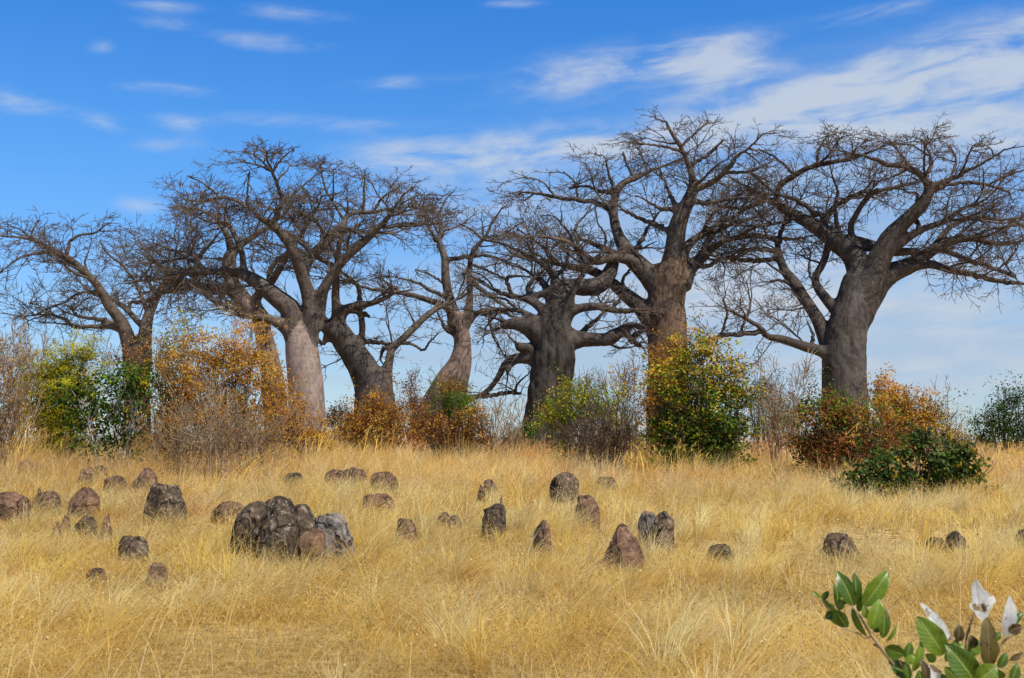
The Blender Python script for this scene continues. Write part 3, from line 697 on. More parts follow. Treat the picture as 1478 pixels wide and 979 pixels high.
rock(899, 755, 826, 78, 'pyramid', 'r', 'large pyramid boulder with a dark crack, right of the middle', 0.06, yaw=0.45, hide=0.08)
rock(936, 737, 786, 26, 'dome', 'g', 'grey upright stone, left of the pair behind the pyramid boulder')
rock(958, 737, 790, 32, 'dome', 't', 'rounded grassy stone, right of the pair behind the pyramid boulder')
rock(832, 667, 682, 12, 'block', 'r', 'tiny far boulder in the grass below the yellow green shrub')
rock(877, 688, 706, 34, 'block', 't', 'low tan boulder left of the big green and gold bush')
# right
rock(1040, 785, 808, 44, 'dome', 'd', 'low dark boulder right of the large pyramid boulder')
rock(1214, 769, 794, 66, 'dome', 'd', 'broad low dark boulder sunk in the right grass')
rock(1352, 775, 796, 30, 'dome', 'd', 'small low boulder left of the square one on the right')
rock(1383, 766, 800, 28, 'block', 'd', 'square dark boulder in the grass on the right')
rock(1476, 763, 792, 22, 'block', 'd', 'dark boulder cut by the right edge of the picture')

# ------------------------------------------------------------------ grass
GRASS = leaf_mat('dry_grass', 0.45, 0.6, 0.3)
def value_noise(x, y, s, seed):
    r = np.random.default_rng(seed); G = r.random((64, 64))
    u = x / s; v = y / s; i = np.floor(u).astype(int); j = np.floor(v).astype(int); fu = u - i; fv = v - j
    fu = fu * fu * (3 - 2 * fu); fv = fv * fv * (3 - 2 * fv)
    g = lambda a, b: G[a % 64, b % 64]
    return (g(i, j) * (1 - fu) + g(i + 1, j) * fu) * (1 - fv) + (g(i, j + 1) * (1 - fu) + g(i + 1, j + 1) * fu) * fv

def blades(bag, root, h, w, az_lean, lean, col, nseg, rg, tipcol=None):
    """root (n,3): ribbons that bow over towards az_lean by `lean` of their length"""
    n = len(root)
    L = np.stack([np.cos(az_lean), np.sin(az_lean), 0 * az_lean], -1)
    fa = az_lean + math.pi / 2 + rg.normal(0, 0.55, n); side = np.stack([np.cos(fa), np.sin(fa), 0 * fa], -1)
    s = np.linspace(0, 1, nseg + 1)
    P = root[:, None, :] + np.array([0, 0, 1.0]) * (h[:, None] * (s - 0.38 * lean[:, None] * s**2))[:, :, None] \
        + L[:, None, :] * (h * lean)[:, None, None] * (0.25 * s + 0.75 * s**2)[None, :, None]
    wid = w[:, None] * (1 - 0.78 * s**1.5)[None]
    A = P - side[:, None, :] * wid[:, :, None] / 2; B = P + side[:, None, :] * wid[:, :, None] / 2
    V = np.stack([A, B], 2).reshape(-1, 3)
    m = (nseg + 1) * 2
    i = np.arange(n)[:, None] * m + np.arange(nseg)[None] * 2
    Q = np.stack([i, i + 1, i + 3, i + 2], -1).reshape(-1, 4)
    root_shade = (0.85 + 0.15 * np.minimum(1, s * 1.7))  # shade low among the stems, painted into the blade colour towards the root
    C = np.repeat(col[:, None, :] * root_shade[None, :, None], 2, axis=1).reshape(-1, 3) if False else \
        np.repeat((col[:, None, :] * root_shade[None, :, None])[:, :, None, :], 2, axis=2).reshape(-1, 3)
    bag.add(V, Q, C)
    return P[:, -1]

def in_view(rg, n, y0, y1, margin=1.12):
    """points spread evenly over the strip of ground between y0 and y1, a little wider than the view"""
    y = np.sqrt(rg.uniform(y0 * y0, y1 * y1, n)); x = rg.uniform(-1, 1, n) * (y * 0.4347 * margin + 2.0)
    return x, y

PALE, GOLD, TAN, BROWN, PINK, GREY, RUST = (np.array(c) for c in ((0.98, 0.80, 0.39), (0.98, 0.69, 0.165), (0.88, 0.57, 0.14), (0.34, 0.21, 0.08), (0.85, 0.49, 0.24), (0.5, 0.42, 0.3), (0.62, 0.30, 0.05)))
def grass_colour(x, y, rg):
    n = len(x); r = rg.random(n)
    a = value_noise(x, y, 2.3, 5); b = value_noise(x, y, 0.8, 6)
    c = np.where(r[:, None] < 0.40, GOLD, np.where(r[:, None] < 0.68, PALE, np.where(r[:, None] < 0.92, TAN, BROWN)))
    k = (a * 0.6 + b * 0.4)[:, None]
    c = c * (0.80 + 0.42 * k)
    pale = sstep(0.5, 0.8, value_noise(x, y, 3.1, 8)) * sstep(11, 15, y) * (1 - sstep(26, 36, y))
    c = c * (1 - 0.6 * pale[:, None]) + PALE * 0.6 * pale[:, None]
    pk = sstep(24, 36, y) * (0.25 + 0.55 * sstep(0.4, 0.7, value_noise(x, y, 3.7, 9)))
    pk = np.maximum(pk, 0.85 * np.exp(-(((x + 6.7) / 1.6) ** 2 + ((y - 24.5) / 2.5) ** 2)))
    c = c * (1 - pk[:, None]) + PINK * pk[:, None] * (0.85 + 0.3 * r[:, None])
    return c * rg.uniform(0.8, 1.15, n)[:, None]

def clear(x, y, h):
    keep = np.ones(len(x), bool)
    for (cx, cy, rx, ry) in ROCKS:
        q = ((x - cx) / (rx * 0.92)) ** 2 + ((y - cy) / (ry * 0.92)) ** 2
        keep &= q > 1
        f = (np.abs(x - cx) < rx * 1.15) & (y < cy) & (y > cy - ry - 1.3)
        h = np.where(f, np.minimum(h, 0.27 + 0.18 * np.clip((cy - ry - y) / 1.2, 0, 1)), h)
    return keep, h

def meadow():
    bag = Bag(); rg = np.random.default_rng(77)
    seeds = []
    for (y0, y1, ntuft, per, hh, ww, nseg) in [(5.0, 9, 3000, 19, 0.30, 0.0036, 4), (9, 14, 4200, 18, 0.32, 0.0046, 4), (14, 21, 4800, 15, 0.34, 0.0062, 4), (21, 32, 4600, 13, 0.44, 0.009, 3), (32, 48, 5000, 11, 0.80, 0.011, 3), (48, 80, 5000, 11, 0.95, 0.02, 2)]:
        tx, ty = in_view(rg, ntuft, y0, y1)
        th = hh * (0.4 + 1.25 * value_noise(tx, ty, 1.9, 3) ** 1.3) * rg.uniform(0.8, 1.2, ntuft)
        bare = sstep(0.55, 0.72, value_noise(tx, ty, 2.1, 31)) * (1 - sstep(20, 32, ty)); th *= 1 - 0.5 * bare; tdark = 1 - 0.35 * bare * rg.random(ntuft)
        taz = value_noise(tx, ty, 2.6, 4) * 3.6 - 1.6 + rg.normal(0, 0.35, ntuft)
        tl = 0.4 + 0.8 * value_noise(tx, ty, 1.7, 12) + 0.3 * (1 - sstep(12, 24, ty)) - 0.15 * sstep(30, 40, ty)
        idx = np.repeat(np.arange(ntuft), per); idx = idx[rg.random(len(idx)) > 0.65 * bare[idx]]; n = len(idx)
        rad = 0.05 + 0.07 * (y0 / 10)
        x = tx[idx] + rg.normal(0, rad, n); y = ty[idx] + rg.normal(0, rad, n)
        h = th[idx] * rg.uniform(0.35, 1.25, n)
        keep, h = clear(x, y, h); x, y, h, idx = x[keep], y[keep], h[keep], idx[keep]; n = len(x)
        out_az = np.arctan2(y - ty[idx], x - tx[idx]); mixa = rg.random(n)
        az = np.where(mixa < 0.35, out_az, taz[idx]) + rg.normal(0, 0.5, n); lean = np.clip(tl[idx] + rg.normal(0, 0.3, n), 0, 1.7)
        col = grass_colour(x, y, rg) * ((0.66 + 0.56 * rg.random(ntuft) ** 0.8) * tdark)[idx][:, None]; col = np.minimum(col, 0.95)
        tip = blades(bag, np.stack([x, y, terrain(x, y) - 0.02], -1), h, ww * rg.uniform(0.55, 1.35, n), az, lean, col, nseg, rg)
        if y0 < 30:
            s = rg.random(n) < (0.45 if y0 < 14 else 0.2)
            seeds.append((tip[s], y[s]))
    # big shaggy tussocks, pale and combed over by the wind
    for (y0, y1, nt_, per, ww) in [(5.5, 12, 270, 110, 0.0046), (12, 20, 790, 90, 0.0062), (20, 33, 1150, 70, 0.0090), (33, 52, 1500, 45, 0.0135)]:
        tx, ty = in_view(rg, nt_, y0, y1)
        kp = rg.random(nt_) > 0.95 * sstep(0.5, 0.66, value_noise(tx, ty, 2.1, 31)) * (1 - sstep(20, 32, ty)); tx, ty = tx[kp], ty[kp]; nt_ = len(tx)
        th = rg.uniform(0.38, 0.84, nt_) * (1 + 0.15 * sstep(17, 22, ty) + 0.55 * sstep(30, 38, ty)); taz = value_noise(tx, ty, 4.1, 4) * 3.0 - 1.4 + rg.normal(0, 0.4, nt_)
        tcol = np.where(rg.random((nt_, 1)) < 0.6, PALE, np.where(rg.random((nt_, 1)) < 0.6, GOLD, TAN)) * rg.uniform(0.8, 1.08, (nt_, 1))
        pk = (sstep(26, 36, ty) * 0.6)[:, None] * rg.random((nt_, 1)); tcol = tcol * (1 - pk) + PINK * pk
        idx = np.repeat(np.arange(nt_), per); n = len(idx); rad = rg.uniform(0.05, 0.16, nt_)[idx]
        a = rg.uniform(0, 6.28, n); q = np.sqrt(rg.random(n)) * rad
        x = tx[idx] + np.cos(a) * q; y = ty[idx] + np.sin(a) * q; h = th[idx] * rg.uniform(0.55, 1.1, n)
        keep, h = clear(x, y, h); x, y, h, idx, a = x[keep], y[keep], h[keep], idx[keep], a[keep]; n = len(x)
        az = np.where(rg.random(n) < 0.4, a, taz[idx]) + rg.normal(0, 0.35, n)
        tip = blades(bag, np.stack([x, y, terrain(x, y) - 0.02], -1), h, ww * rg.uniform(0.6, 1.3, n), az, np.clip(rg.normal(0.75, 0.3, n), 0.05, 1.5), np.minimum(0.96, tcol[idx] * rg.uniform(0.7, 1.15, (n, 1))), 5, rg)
        s = rg.random(n) < 0.12
        if y0 < 30: seeds.append((tip[s], y[s]))
    # matted litter lying between the tufts
    for (y0, y1, n, ww) in [(5.0, 10, 36000, 0.0038), (10, 18, 34000, 0.0058), (18, 36, 30000, 0.009)]:
        x, y = in_view(rg, n, y0, y1); h = rg.uniform(0.08, 0.4, n)
        keep, _ = clear(x, y, h); x, y, h = x[keep], y[keep], h[keep]; n = len(x)
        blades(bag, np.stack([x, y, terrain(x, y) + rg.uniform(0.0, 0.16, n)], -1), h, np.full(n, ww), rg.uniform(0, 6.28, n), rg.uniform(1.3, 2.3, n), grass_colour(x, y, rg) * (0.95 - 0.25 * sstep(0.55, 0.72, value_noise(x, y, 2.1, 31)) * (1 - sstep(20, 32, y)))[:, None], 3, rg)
    # clumps growing against the boulders and partly over them
    for (cx, cy, rx, ry) in ROCKS:
        for c_ in range(rg.integers(3, 6)):
            a = rg.uniform(-0.15 * math.pi, 1.15 * math.pi); n = 46
            bx = cx + math.cos(a) * rx * rg.uniform(1.0, 1.25); by = cy - abs(math.sin(a)) * ry * rg.uniform(0.95, 1.4) - 0.05
            x = bx + rg.normal(0, 0.07, n); y = by + rg.normal(0, 0.06, n)
            h = rg.uniform(0.2, 0.3 + min(0.35, rx * 0.6), 1) * rg.uniform(0.5, 1.1, n)
            blades(bag, np.stack([x, y, terrain(x, y) - 0.02], -1), h, (0.0016 + y * 0.00024) * rg.uniform(0.6, 1.3, n), rg.uniform(0, 6.28) * 0 + value_noise(np.array([bx]), np.array([by]), 2.6, 4)[0] * 3.6 - 1.6 + rg.normal(0, 0.9, n),
                   np.clip(rg.normal(0.7, 0.35, n), 0.05, 1.6), np.where(rg.random((n, 1)) < 0.6, PALE, GOLD) * rg.uniform(0.65, 1.0, (n, 1)), 4, rg)
    # single long stalks standing out of the sward
    x, y = in_view(rg, 6000, 5.5, 34); h = rg.uniform(0.45, 0.9, 6000); keep, _ = clear(x, y, h); x, y, h = x[keep], y[keep], h[keep]; n = len(x)
    az = value_noise(x, y, 2.6, 4) * 3.6 - 1.6 + rg.normal(0, 0.5, n)
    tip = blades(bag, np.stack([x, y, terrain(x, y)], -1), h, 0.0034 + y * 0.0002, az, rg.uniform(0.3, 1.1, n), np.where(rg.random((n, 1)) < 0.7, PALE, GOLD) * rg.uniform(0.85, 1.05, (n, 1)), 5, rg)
    seeds.append((tip, y))
    o = link('dry_grass', bag.mesh('dry_grass', False), GRASS)
    o['kind'] = 'stuff'; o['label'] = 'golden dry grass covering the whole foreground'
    # seed heads of the dry herbs
    sb = Bag()
    for T, y in seeds:
        for rep in range(2):
            c = T + rg.normal(0, 0.012, T.shape) - np.array([0, 0, 0.03]) * rep; n = len(c)
            sz = rg.uniform(0.0045, 0.0105, n) * (0.75 + y / 26)
            a = unit(rg.normal(size=(n, 3))); b = unit(np.cross(a, rg.normal(size=(n, 3))))
            V = np.stack([c - a * sz[:, None], c - b * sz[:, None] * .7, c + a * sz[:, None], c + b * sz[:, None] * .7], 1).reshape(-1, 3)
            cc = np.where(rg.random((n, 1)) < 0.55, np.array([0.55, 0.34, 0.10]), np.where(rg.random((n, 1)) < 0.5, RUST * 0.9, PALE)) * rg.uniform(0.7, 1.15, (n, 1))
            sb.add(V, np.arange(n * 4).reshape(-1, 4), np.repeat(cc, 4, axis=0))
    o = link('dry_herb_seed_heads', sb.mesh('dry_herb_seed_heads', False), GRASS)
    o['kind'] = 'stuff'; o['label'] = 'tiny tan and rust seed heads scattered through the grass'
meadow()

def tall_tuft(px, py, hpx, n, spread, label, lean=0.3, az=0.3, col=GOLD, wfac=1.0, nseg=6):
    n = int(n * 1.7); wfac = wfac * 1.25; D = ground_dist(px, py + 14); rg = np.random.default_rng(int(px * 3 + py))
    c = at(px, py, D); gz = float(terrain(c[0], D))
    h = hpx * mpp(D) * rg.uniform(0.5, 1.1, n) + 0.2
    x = rg.normal(0, spread, n); y = rg.normal(0, spread, n)
    bag = Bag()
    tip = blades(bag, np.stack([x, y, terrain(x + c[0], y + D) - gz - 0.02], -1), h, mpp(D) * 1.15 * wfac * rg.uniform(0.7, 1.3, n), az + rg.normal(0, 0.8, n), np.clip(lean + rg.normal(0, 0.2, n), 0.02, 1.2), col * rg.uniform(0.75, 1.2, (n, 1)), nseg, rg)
    # drooping seed plumes near the tips
    m = n * 5; k = np.repeat(np.arange(n), 5)
    r0 = tip[k] - np.stack([0 * h[k], 0 * h[k], h[k]], -1) * rg.uniform(0.0, 0.14, m)[:, None]
    blades(bag, r0, h[k] * 0.10, np.full(m, mpp(D) * 0.9), az + rg.normal(0, 0.7, m), rg.uniform(0.8, 1.6, m), (col * 0.95) * rg.uniform(0.8, 1.15, (m, 1)), 2, rg)
    o = link('tall_grass_tuft', bag.mesh('tall_grass_tuft', False), GRASS, None, (c[0], D, gz))
    tag(o, label, 'grass tuft', 'tall tufts of golden grass')

tall_tuft(197, 668, 95, 26, 0.22, 'tall golden grass tuft arching up in front of the green leafed shrub', 0.3, 0.2)
tall_tuft(22, 675, 75, 34, 0.35, 'tall straw tuft at the left edge before the feathery bush', 0.5, 0.3)
tall_tuft(75, 672, 60, 18, 0.3, 'straw tuft leaning right beneath the feathery green bush', 0.5, 0.2)
tall_tuft(345, 690, 75, 16, 0.3, 'long bowed golden stalks before the bare twiggy shrubs', 0.9, 0.1)
tall_tuft(455, 668, 70, 30, 0.5, 'golden grass tuft left of the foot of the smooth pale trunk', 0.5, 0.2)
tall_tuft(535, 655, 62, 34, 0.7, 'golden grass tuft below the leaning dark baobab', 0.4, 0.3)
tall_tuft(595, 655, 55, 34, 0.7, 'golden grass tuft below the reddish shrub', 0.45, 0.1, PINK * 1.1)
tall_tuft(700, 655, 42, 26, 0.7, 'pinkish grass tuft right of the bright green bush', 0.4, 0.4, PINK * 1.1)
tall_tuft(770, 660, 42, 26, 0.7, 'pinkish grass tuft at the foot of the old squat baobab', 0.4, 0.2, PINK * 1.1)
tall_tuft(928, 678, 66, 46, 0.4, 'bright straw tuft just left of the big green and gold bush', 0.55, 2.4, GOLD * 1.1)
tall_tuft(1068, 668, 52, 40, 0.5, 'orange straw tuft just right of the big green and gold bush', 0.4, 1.0, PINK * 1.1)
tall_tuft(1118, 665, 48, 34, 0.5, 'straw tuft left of the rust and green bush', 0.4, 1.6, PINK * 1.15)
tall_tuft(1192, 684, 108, 11, 0.07, 'few tall golden stalks in front of the rust and green bush', 0.22, 0.2, GOLD * 1.1, 1.6)
tall_tuft(985, 690, 60, 14, 0.3, 'thin golden stalks in front of the big green and gold bush', 0.3, 0.4)
tall_tuft(1452, 668, 40, 60, 0.35, 'low straw tuft under the green bush at the right edge', 0.5, 0.3)
# ------------------------------------------------------------------ shrubs
FOL = leaf_mat('shrub_leaf', 0.38, 0.6, 0.15)
STEM_BROWN = wood_mat('stem_brown', (0.075, 0.05, 0.035), (0.18, 0.12, 0.085))
STEM_GREY = wood_mat('stem_grey', (0.22, 0.15, 0.088), (0.46, 0.335, 0.205))
STEM_PALE = wood_mat('stem_pale', (0.30, 0.26, 0.22), (0.55, 0.50, 0.44))

def leaves(bag, c, size, rg, col, outward=None, asp=0.45):
    """six-sided folded leaves at c (n,3)"""
    n = len(c)
    nrm = rg.normal(size=(n, 3)) * 0.75 + (outward if outward is not None else 0) + np.array([0.12, -0.22, 0.45])
    nrm = unit(nrm)
    ax = unit(np.cross(nrm, rg.normal(size=(n, 3)))); sd_ = np.cross(nrm, ax)
    s = size[:, None]
    b0 = c - ax * s * .5; t0 = c + ax * s * .5; up = nrm * s * 0.12
    l1 = c - ax * s * .18 + sd_ * s * asp * .5 + up; l2 = c + ax * s * .2 + sd_ * s * asp * .45 + up
    r1 = c - ax * s * .18 - sd_ * s * asp * .5 + up; r2 = c + ax * s * .2 - sd_ * s * asp * .45 + up
    V = np.stack([b0, l1, l2, t0, r2, r1], 1).reshape(-1, 3)
    i = np.arange(n)[:, None] * 6
    Q = np.concatenate([i + np.array([[0, 3, 2, 1]]), i + np.array([[0, 5, 4, 3]])])
    bag.add(V, Q, np.repeat(col, 6, axis=0))

G_DK, G_MD, G_BR, G_YL, Y_GO, OR_, OR_D, RUSTL, BRN, GREYG = (np.array(c) for c in (
    (0.04, 0.075, 0.012), (0.10, 0.165, 0.022), (0.21, 0.33, 0.018), (0.42, 0.44, 0.03), (0.66, 0.44, 0.04), (0.64, 0.34, 0.05), (0.49, 0.235, 0.04), (0.30, 0.11, 0.035), (0.21, 0.105, 0.04), (0.12, 0.13, 0.06)))

def pick(pal, n, rg):
    cs = np.array([p[0] for p in pal]); w = np.array([p[1] for p in pal], float); w /= w.sum()
    return cs[rg.choice(len(pal), n, p=w)]

def shrub(name, label, cat, base, D, lumps, nclus, per, lsize, pal_top, pal_low=None, crad=0.16, stem=STEM_BROWN, nstem=14, sr=0.03,
          twiggy=0, outb=0.5, group=None, asp=0.5, nb=None, split=0.45, spread=0.35, shell=0.45, twr=0.008, vstr=1.0):
    rg = np.random.default_rng(int(base[0] * 5 + base[1] * 3 + nclus))
    b = at(base[0], base[1], D); gz = float(terrain(b[0], D)); O = np.array([b[0], D, gz])
    root = thing(name, label, cat, O, group)
    E = []
    for (px, py, rx, ry) in lumps:
        c = at(px, py, D) - O; k = mpp(D); E.append((c, np.array([rx * k, 0.8 * (rx + min(ry, rx * 1.3)) * 0.5 * k, ry * k])))
    vol = np.array([e[1][0] * e[1][2] for e in E]) ; vol /= vol.sum()
    li = rg.choice(len(E), nclus, p=vol)
    u = unit(rg.normal(size=(nclus, 3))) * (rg.random((nclus, 1)) ** shell)
    C = np.array([E[i][0] for i in li]) + u * np.array([E[i][1] for i in li])
    # uneven outline: shoots stand out, hollows fall in
    wob = np.array([mnoise.noise((c[0] * 1.7 + base[0], c[1] * 1.7, c[2] * 1.7)) for c in C])
    C = C + (C - np.array([E[i][0] for i in li])) * (wob * 1.3)[:, None]
    C = C[(wob > -0.2) | (rg.random(len(C)) < 0.25)]; C = C[C[:, 2] > 0.08]; nclus = len(C)
    # sprigs that stand out of the crown
    if per:
        oi = rg.random(nclus) < 0.16
        C[oi] += unit(C[oi] - np.array([0, 0, 0.3 * C[:, 2].max()]) + rg.normal(0, 0.3, (oi.sum(), 3))) * rg.uniform(0.15, 0.6, (oi.sum(), 1)) * min(1.0, 0.35 * C[:, 2].max())
        C[:, 2] = np.maximum(C[:, 2], 0.08)
    if per >= 8:
        ns = nclus // 4; hi = C[:, 2].max(); sk = C[rg.choice(nclus, ns)].copy(); sk[:, :2] *= 0.8; sk[:, 2] = rg.uniform(0.06, 0.42, ns) * hi
        C = np.vstack([C, sk]); nclus = len(C)
    zmin, zmax = C[:, 2].min(), C[:, 2].max()
    cen = np.array([e[0] for e in E]).mean(0)
    # stems: from the foot to scattered clusters
    sb = Bag()
    k = min(nstem, nclus); ids = rg.choice(nclus, k, replace=False)
    P = np.empty((k, 8, 3)); R = np.empty((k, 8)); s = np.linspace(0, 1, 8)
    wid = np.ptp(C[:, 0]) * 0.5; roots = rg.normal(0, 0.12 + spread * 0.2, (k, 3)); roots += C[ids] * 0.42 * min(1, spread + 0.45); roots[:, 2] = -0.05
    for q, i in enumerate(ids):
        mid = roots[q] * 0.6 + C[i] * 0.4; mid[2] = C[i][2] * 0.55; mid += rg.normal(0, 0.10, 3)
        P[q] = (1 - s)[:, None]**2 * roots[q] + (2 * s * (1 - s))[:, None] * mid + (s**2)[:, None] * C[i] + rg.normal(0, 0.025, (8, 3)) * s[:, None]
        R[q] = sr * rg.uniform(0.6, 1.2) * (1 - 0.72 * s)
    sb.add(*tubes(P, R, 5))
    P1, R1 = grow(P, R, 0.22, (0.3, 0.9), (25, 60), 0.3, 0.2, 0.03, 5, 0.011, 0.14, rg, 0.8); R1 = np.maximum(R1, twr)
    sb.add(*tubes(P1, R1, 4))
    if twiggy:
        P2, R2 = grow(P1, R1, 0.16 / twiggy, (0.2, 0.6), (25, 65), 0.1, 0.15, 0.04, 4, 0.007, 0.16, rg, 0.8); R2 = np.maximum(R2, twr * 0.8)
        sb.add(*tubes(P2, R2, 3))
    link('stems', sb.mesh('stems'), stem, root)
    if per:
        fb = Bag(); n = nclus * per; ci = np.repeat(np.arange(nclus), per)
        off = rg.normal(size=(n, 3)) * crad * 0.8 * rg.uniform(0.6, 1.25, (nclus, 1))[ci] * np.array([1, 1, 0.7 * vstr])
        pos = C[ci] + off
        ok = pos[:, 2] > 0.03; ci = ci[ok]; pos = pos[ok]; n = len(pos)
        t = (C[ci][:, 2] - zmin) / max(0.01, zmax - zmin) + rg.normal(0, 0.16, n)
        cl = pick(pal_top, nclus, rg)[ci]; mixed = rg.random((n, 1)) < 0.09
        cl = np.where(mixed, pick(pal_top, n, rg), cl)
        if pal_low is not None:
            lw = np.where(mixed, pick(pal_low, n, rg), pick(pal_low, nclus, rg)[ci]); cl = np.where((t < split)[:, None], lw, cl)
        cl = cl * rg.uniform(0.7, 1.25, (nclus, 1))[ci] * rg.uniform(0.9, 1.1, (n, 1)) * (0.75 + 0.5 * np.array([mnoise.noise((c[0] * 1.1, c[1] * 1.1 + base[0], c[2] * 1.1)) + 0.5 for c in C]))[ci][:, None]
        leaves(fb, pos, lsize * rg.uniform(0.6, 1.3, n), rg, cl, unit(pos - cen) * outb, asp)
        link('foliage', fb.mesh('foliage', False), FOL, root)
    return root

GS = 'shrubs between the grass and the baobabs'
# far left
shrub('shrub', 'thin twiggy orange brown shrub cut by the left edge', 'shrub', (2, 668), 44, [(5, 560, 48, 70), (-20, 520, 50, 55), (15, 610, 50, 40)], 420, 9, 0.08, [(OR_D, 3), (BRN, 2), (OR_, 2), (np.array([0.3, 0.2, 0.14]), 3)], None, 0.2, STEM_GREY, 46, 0.028, 1.1, group=GS, twr=0.012)
shrub('shrub', 'bare grey twiggy shrub rising behind the feathery green bush at far left', 'shrub', (42, 650), 52, [(40, 520, 62, 50), (60, 510, 40, 40), (15, 500, 40, 40)], 150, 0, 0.05, [(BRN, 1)], None, 0.2, STEM_GREY, 30, 0.02, 1.2, group=GS, twr=0.012)
shrub('shrub', 'rounded feathery yellow green bush left of the leafy shrub', 'shrub', (92, 655), 46, [(62, 555, 32, 34), (90, 525, 34, 28), (128, 512, 20, 22), (108, 560, 40, 40), (70, 590, 40, 30), (82, 540, 22, 22), (90, 610, 50, 24)], 950, 34, 0.085, [(np.array([0.56, 0.50, 0.03]), 5), (np.array([0.46, 0.42, 0.02]), 5), (np.array([0.32, 0.33, 0.02]), 2)], [(np.array([0.20, 0.19, 0.02]), 3), (np.array([0.26, 0.25, 0.015]), 3)], 0.15, STEM_BROWN, 26, 0.03, 0.4, group=GS, asp=0.4, split=0.22, outb=0.9)
shrub('shrub', 'open shrub with pale forked stems and dark glossy green leaves', 'shrub', (168, 672), 39, [(160, 560, 48, 34), (190, 545, 26, 28), (120, 575, 40, 24), (112, 608, 22, 18), (165, 600, 34, 26), (200, 570, 20, 34), (135, 590, 40, 26)], 300, 14, 0.12, [(G_MD, 4), (G_DK, 3), (G_BR * 0.8, 2), (Y_GO, 0.5)], [(G_DK, 4), (G_MD, 2)], 0.17, STEM_PALE, 9, 0.05, 0.5, group=GS, asp=0.6, twr=0.014)
shrub('shrub', 'wide orange leafed shrub in front of the slim leaning baobab', 'shrub', (330, 668), 42, [(300, 520, 62, 40), (350, 500, 44, 40), (340, 545, 60, 40), (385, 555, 26, 46), (270, 545, 50, 46), (345, 478, 20, 20), (400, 590, 24, 34), (300, 590, 80, 40)], 900, 20, 0.09, [(OR_, 6), (OR_D, 4), (Y_GO, 3), (np.array([0.68, 0.38, 0.05]), 3)], [(OR_D, 4), (BRN, 3), (Y_GO, 1)], 0.2, STEM_GREY, 70, 0.03, 1.1, group=GS, split=0.25)
shrub('shrub', 'yellow green topped shrub between the leafy shrub and the orange one', 'shrub', (252, 665), 43, [(245, 510, 30, 32), (235, 550, 30, 40), (275, 492, 30, 22), (248, 590, 34, 40)], 380, 14, 0.09, [(Y_GO, 3), (G_YL, 4), (OR_D, 2), (G_MD, 1)], [(Y_GO * 0.8, 2), (G_YL * 0.7, 2), (BRN, 2)], 0.22, STEM_BROWN, 30, 0.03, 0.7, group=GS)
shrub('shrub', 'orange brown leafed shrub hugging the trunk of the leftmost baobab', 'shrub', (198, 655), 52, [(196, 520, 20, 34), (200, 555, 22, 40), (160, 520, 26, 18)], 170, 12, 0.08, [(OR_D, 3), (BRN, 2), (OR_, 1)], None, 0.22, STEM_BROWN, 18, 0.03, 0.8, group=GS)
BARE = 'bare grey brown twiggy shrub'
shrub('shrub', 'tangle of bare grey twigs right of the tall golden tuft', 'shrub', (262, 680), 37, [(255, 612, 44, 36), (240, 640, 40, 26)], 200, 5, 0.06, [(Y_GO, 2), (OR_D, 2), (BRN, 3)], None, 0.2, STEM_GREY, 38, 0.012, 1.3, group=GS, spread=0.9, twr=0.006)
shrub('shrub', 'tangle of bare twigs with a pale crooked stem in the middle of the left thicket', 'shrub', (318, 682), 36, [(318, 605, 52, 40), (330, 640, 52, 28)], 200, 5, 0.06, [(OR_D, 2), (BRN, 3)], None, 0.2, STEM_GREY, 42, 0.012, 1.3, group=GS, spread=1.0, twr=0.006)
shrub('shrub', 'tangle of bare brown twigs left of the smooth pale trunk', 'shrub', (382, 680), 37, [(378, 615, 46, 34), (390, 640, 42, 26)], 200, 6, 0.06, [(OR_D, 3), (BRN, 3)], None, 0.2, STEM_GREY, 38, 0.011, 1.3, group=GS, spread=0.9, twr=0.006)
shrub('shrub', 'low orange leafed shrub at the foot of the smooth pale trunk', 'shrub', (428, 668), 46, [(425, 600, 16, 34), (440, 622, 30, 22), (410, 630, 34, 24), (465, 632, 24, 14)], 360, 16, 0.09, [(OR_, 4), (OR_D, 4), (RUSTL, 1)], [(OR_D, 3), (Y_GO, 2)], 0.17, STEM_BROWN, 26, 0.025, 0.6, group=GS)
# middle
shrub('shrub', 'dark distant shrub right of the smooth pale trunk', 'shrub', (490, 640), 72, [(490, 600, 20, 18), (478, 612, 16, 16), (505, 606, 14, 16)], 150, 12, 0.13, [(np.array([0.05, 0.05, 0.03]), 3), (BRN * 0.6, 2)], None, 0.3, STEM_BROWN, 14, 0.04, 0.6, group=GS)
shrub('shrub', 'orange shrub in front of the dark leaning baobab', 'shrub', (540, 660), 52, [(535, 592, 28, 30), (560, 600, 36, 26), (520, 615, 26, 22), (555, 622, 50, 20), (500, 622, 22, 16)], 620, 16, 0.10, [(OR_, 4), (OR_D, 5), (RUSTL, 2)], [(OR_D, 3), (BRN, 3)], 0.2, STEM_BROWN, 34, 0.03, 0.6, group=GS, split=0.3)
shrub('shrub', 'reddish brown pointed shrub right of the dark leaning baobab', 'shrub', (597, 655), 53, [(597, 560, 15, 18), (598, 585, 20, 26), (606, 612, 26, 24)], 260, 13, 0.08, [(RUSTL, 4), (BRN, 2), (OR_D, 1)], [(OR_D, 4), (RUSTL, 2)], 0.2, STEM_BROWN, 22, 0.03, 0.6, group=GS)
shrub('shrub', 'bush with bright green top over orange brown leaves', 'shrub', (652, 662), 47, [(640, 574, 24, 18), (672, 592, 22, 16), (655, 588, 30, 22)], 330, 30, 0.075, [(G_BR, 5), (np.array([0.17, 0.26, 0.015]), 4), (G_MD, 1)], None, 0.15, STEM_BROWN, 26, 0.035, 0.5, group=GS, asp=0.3, outb=0.8)
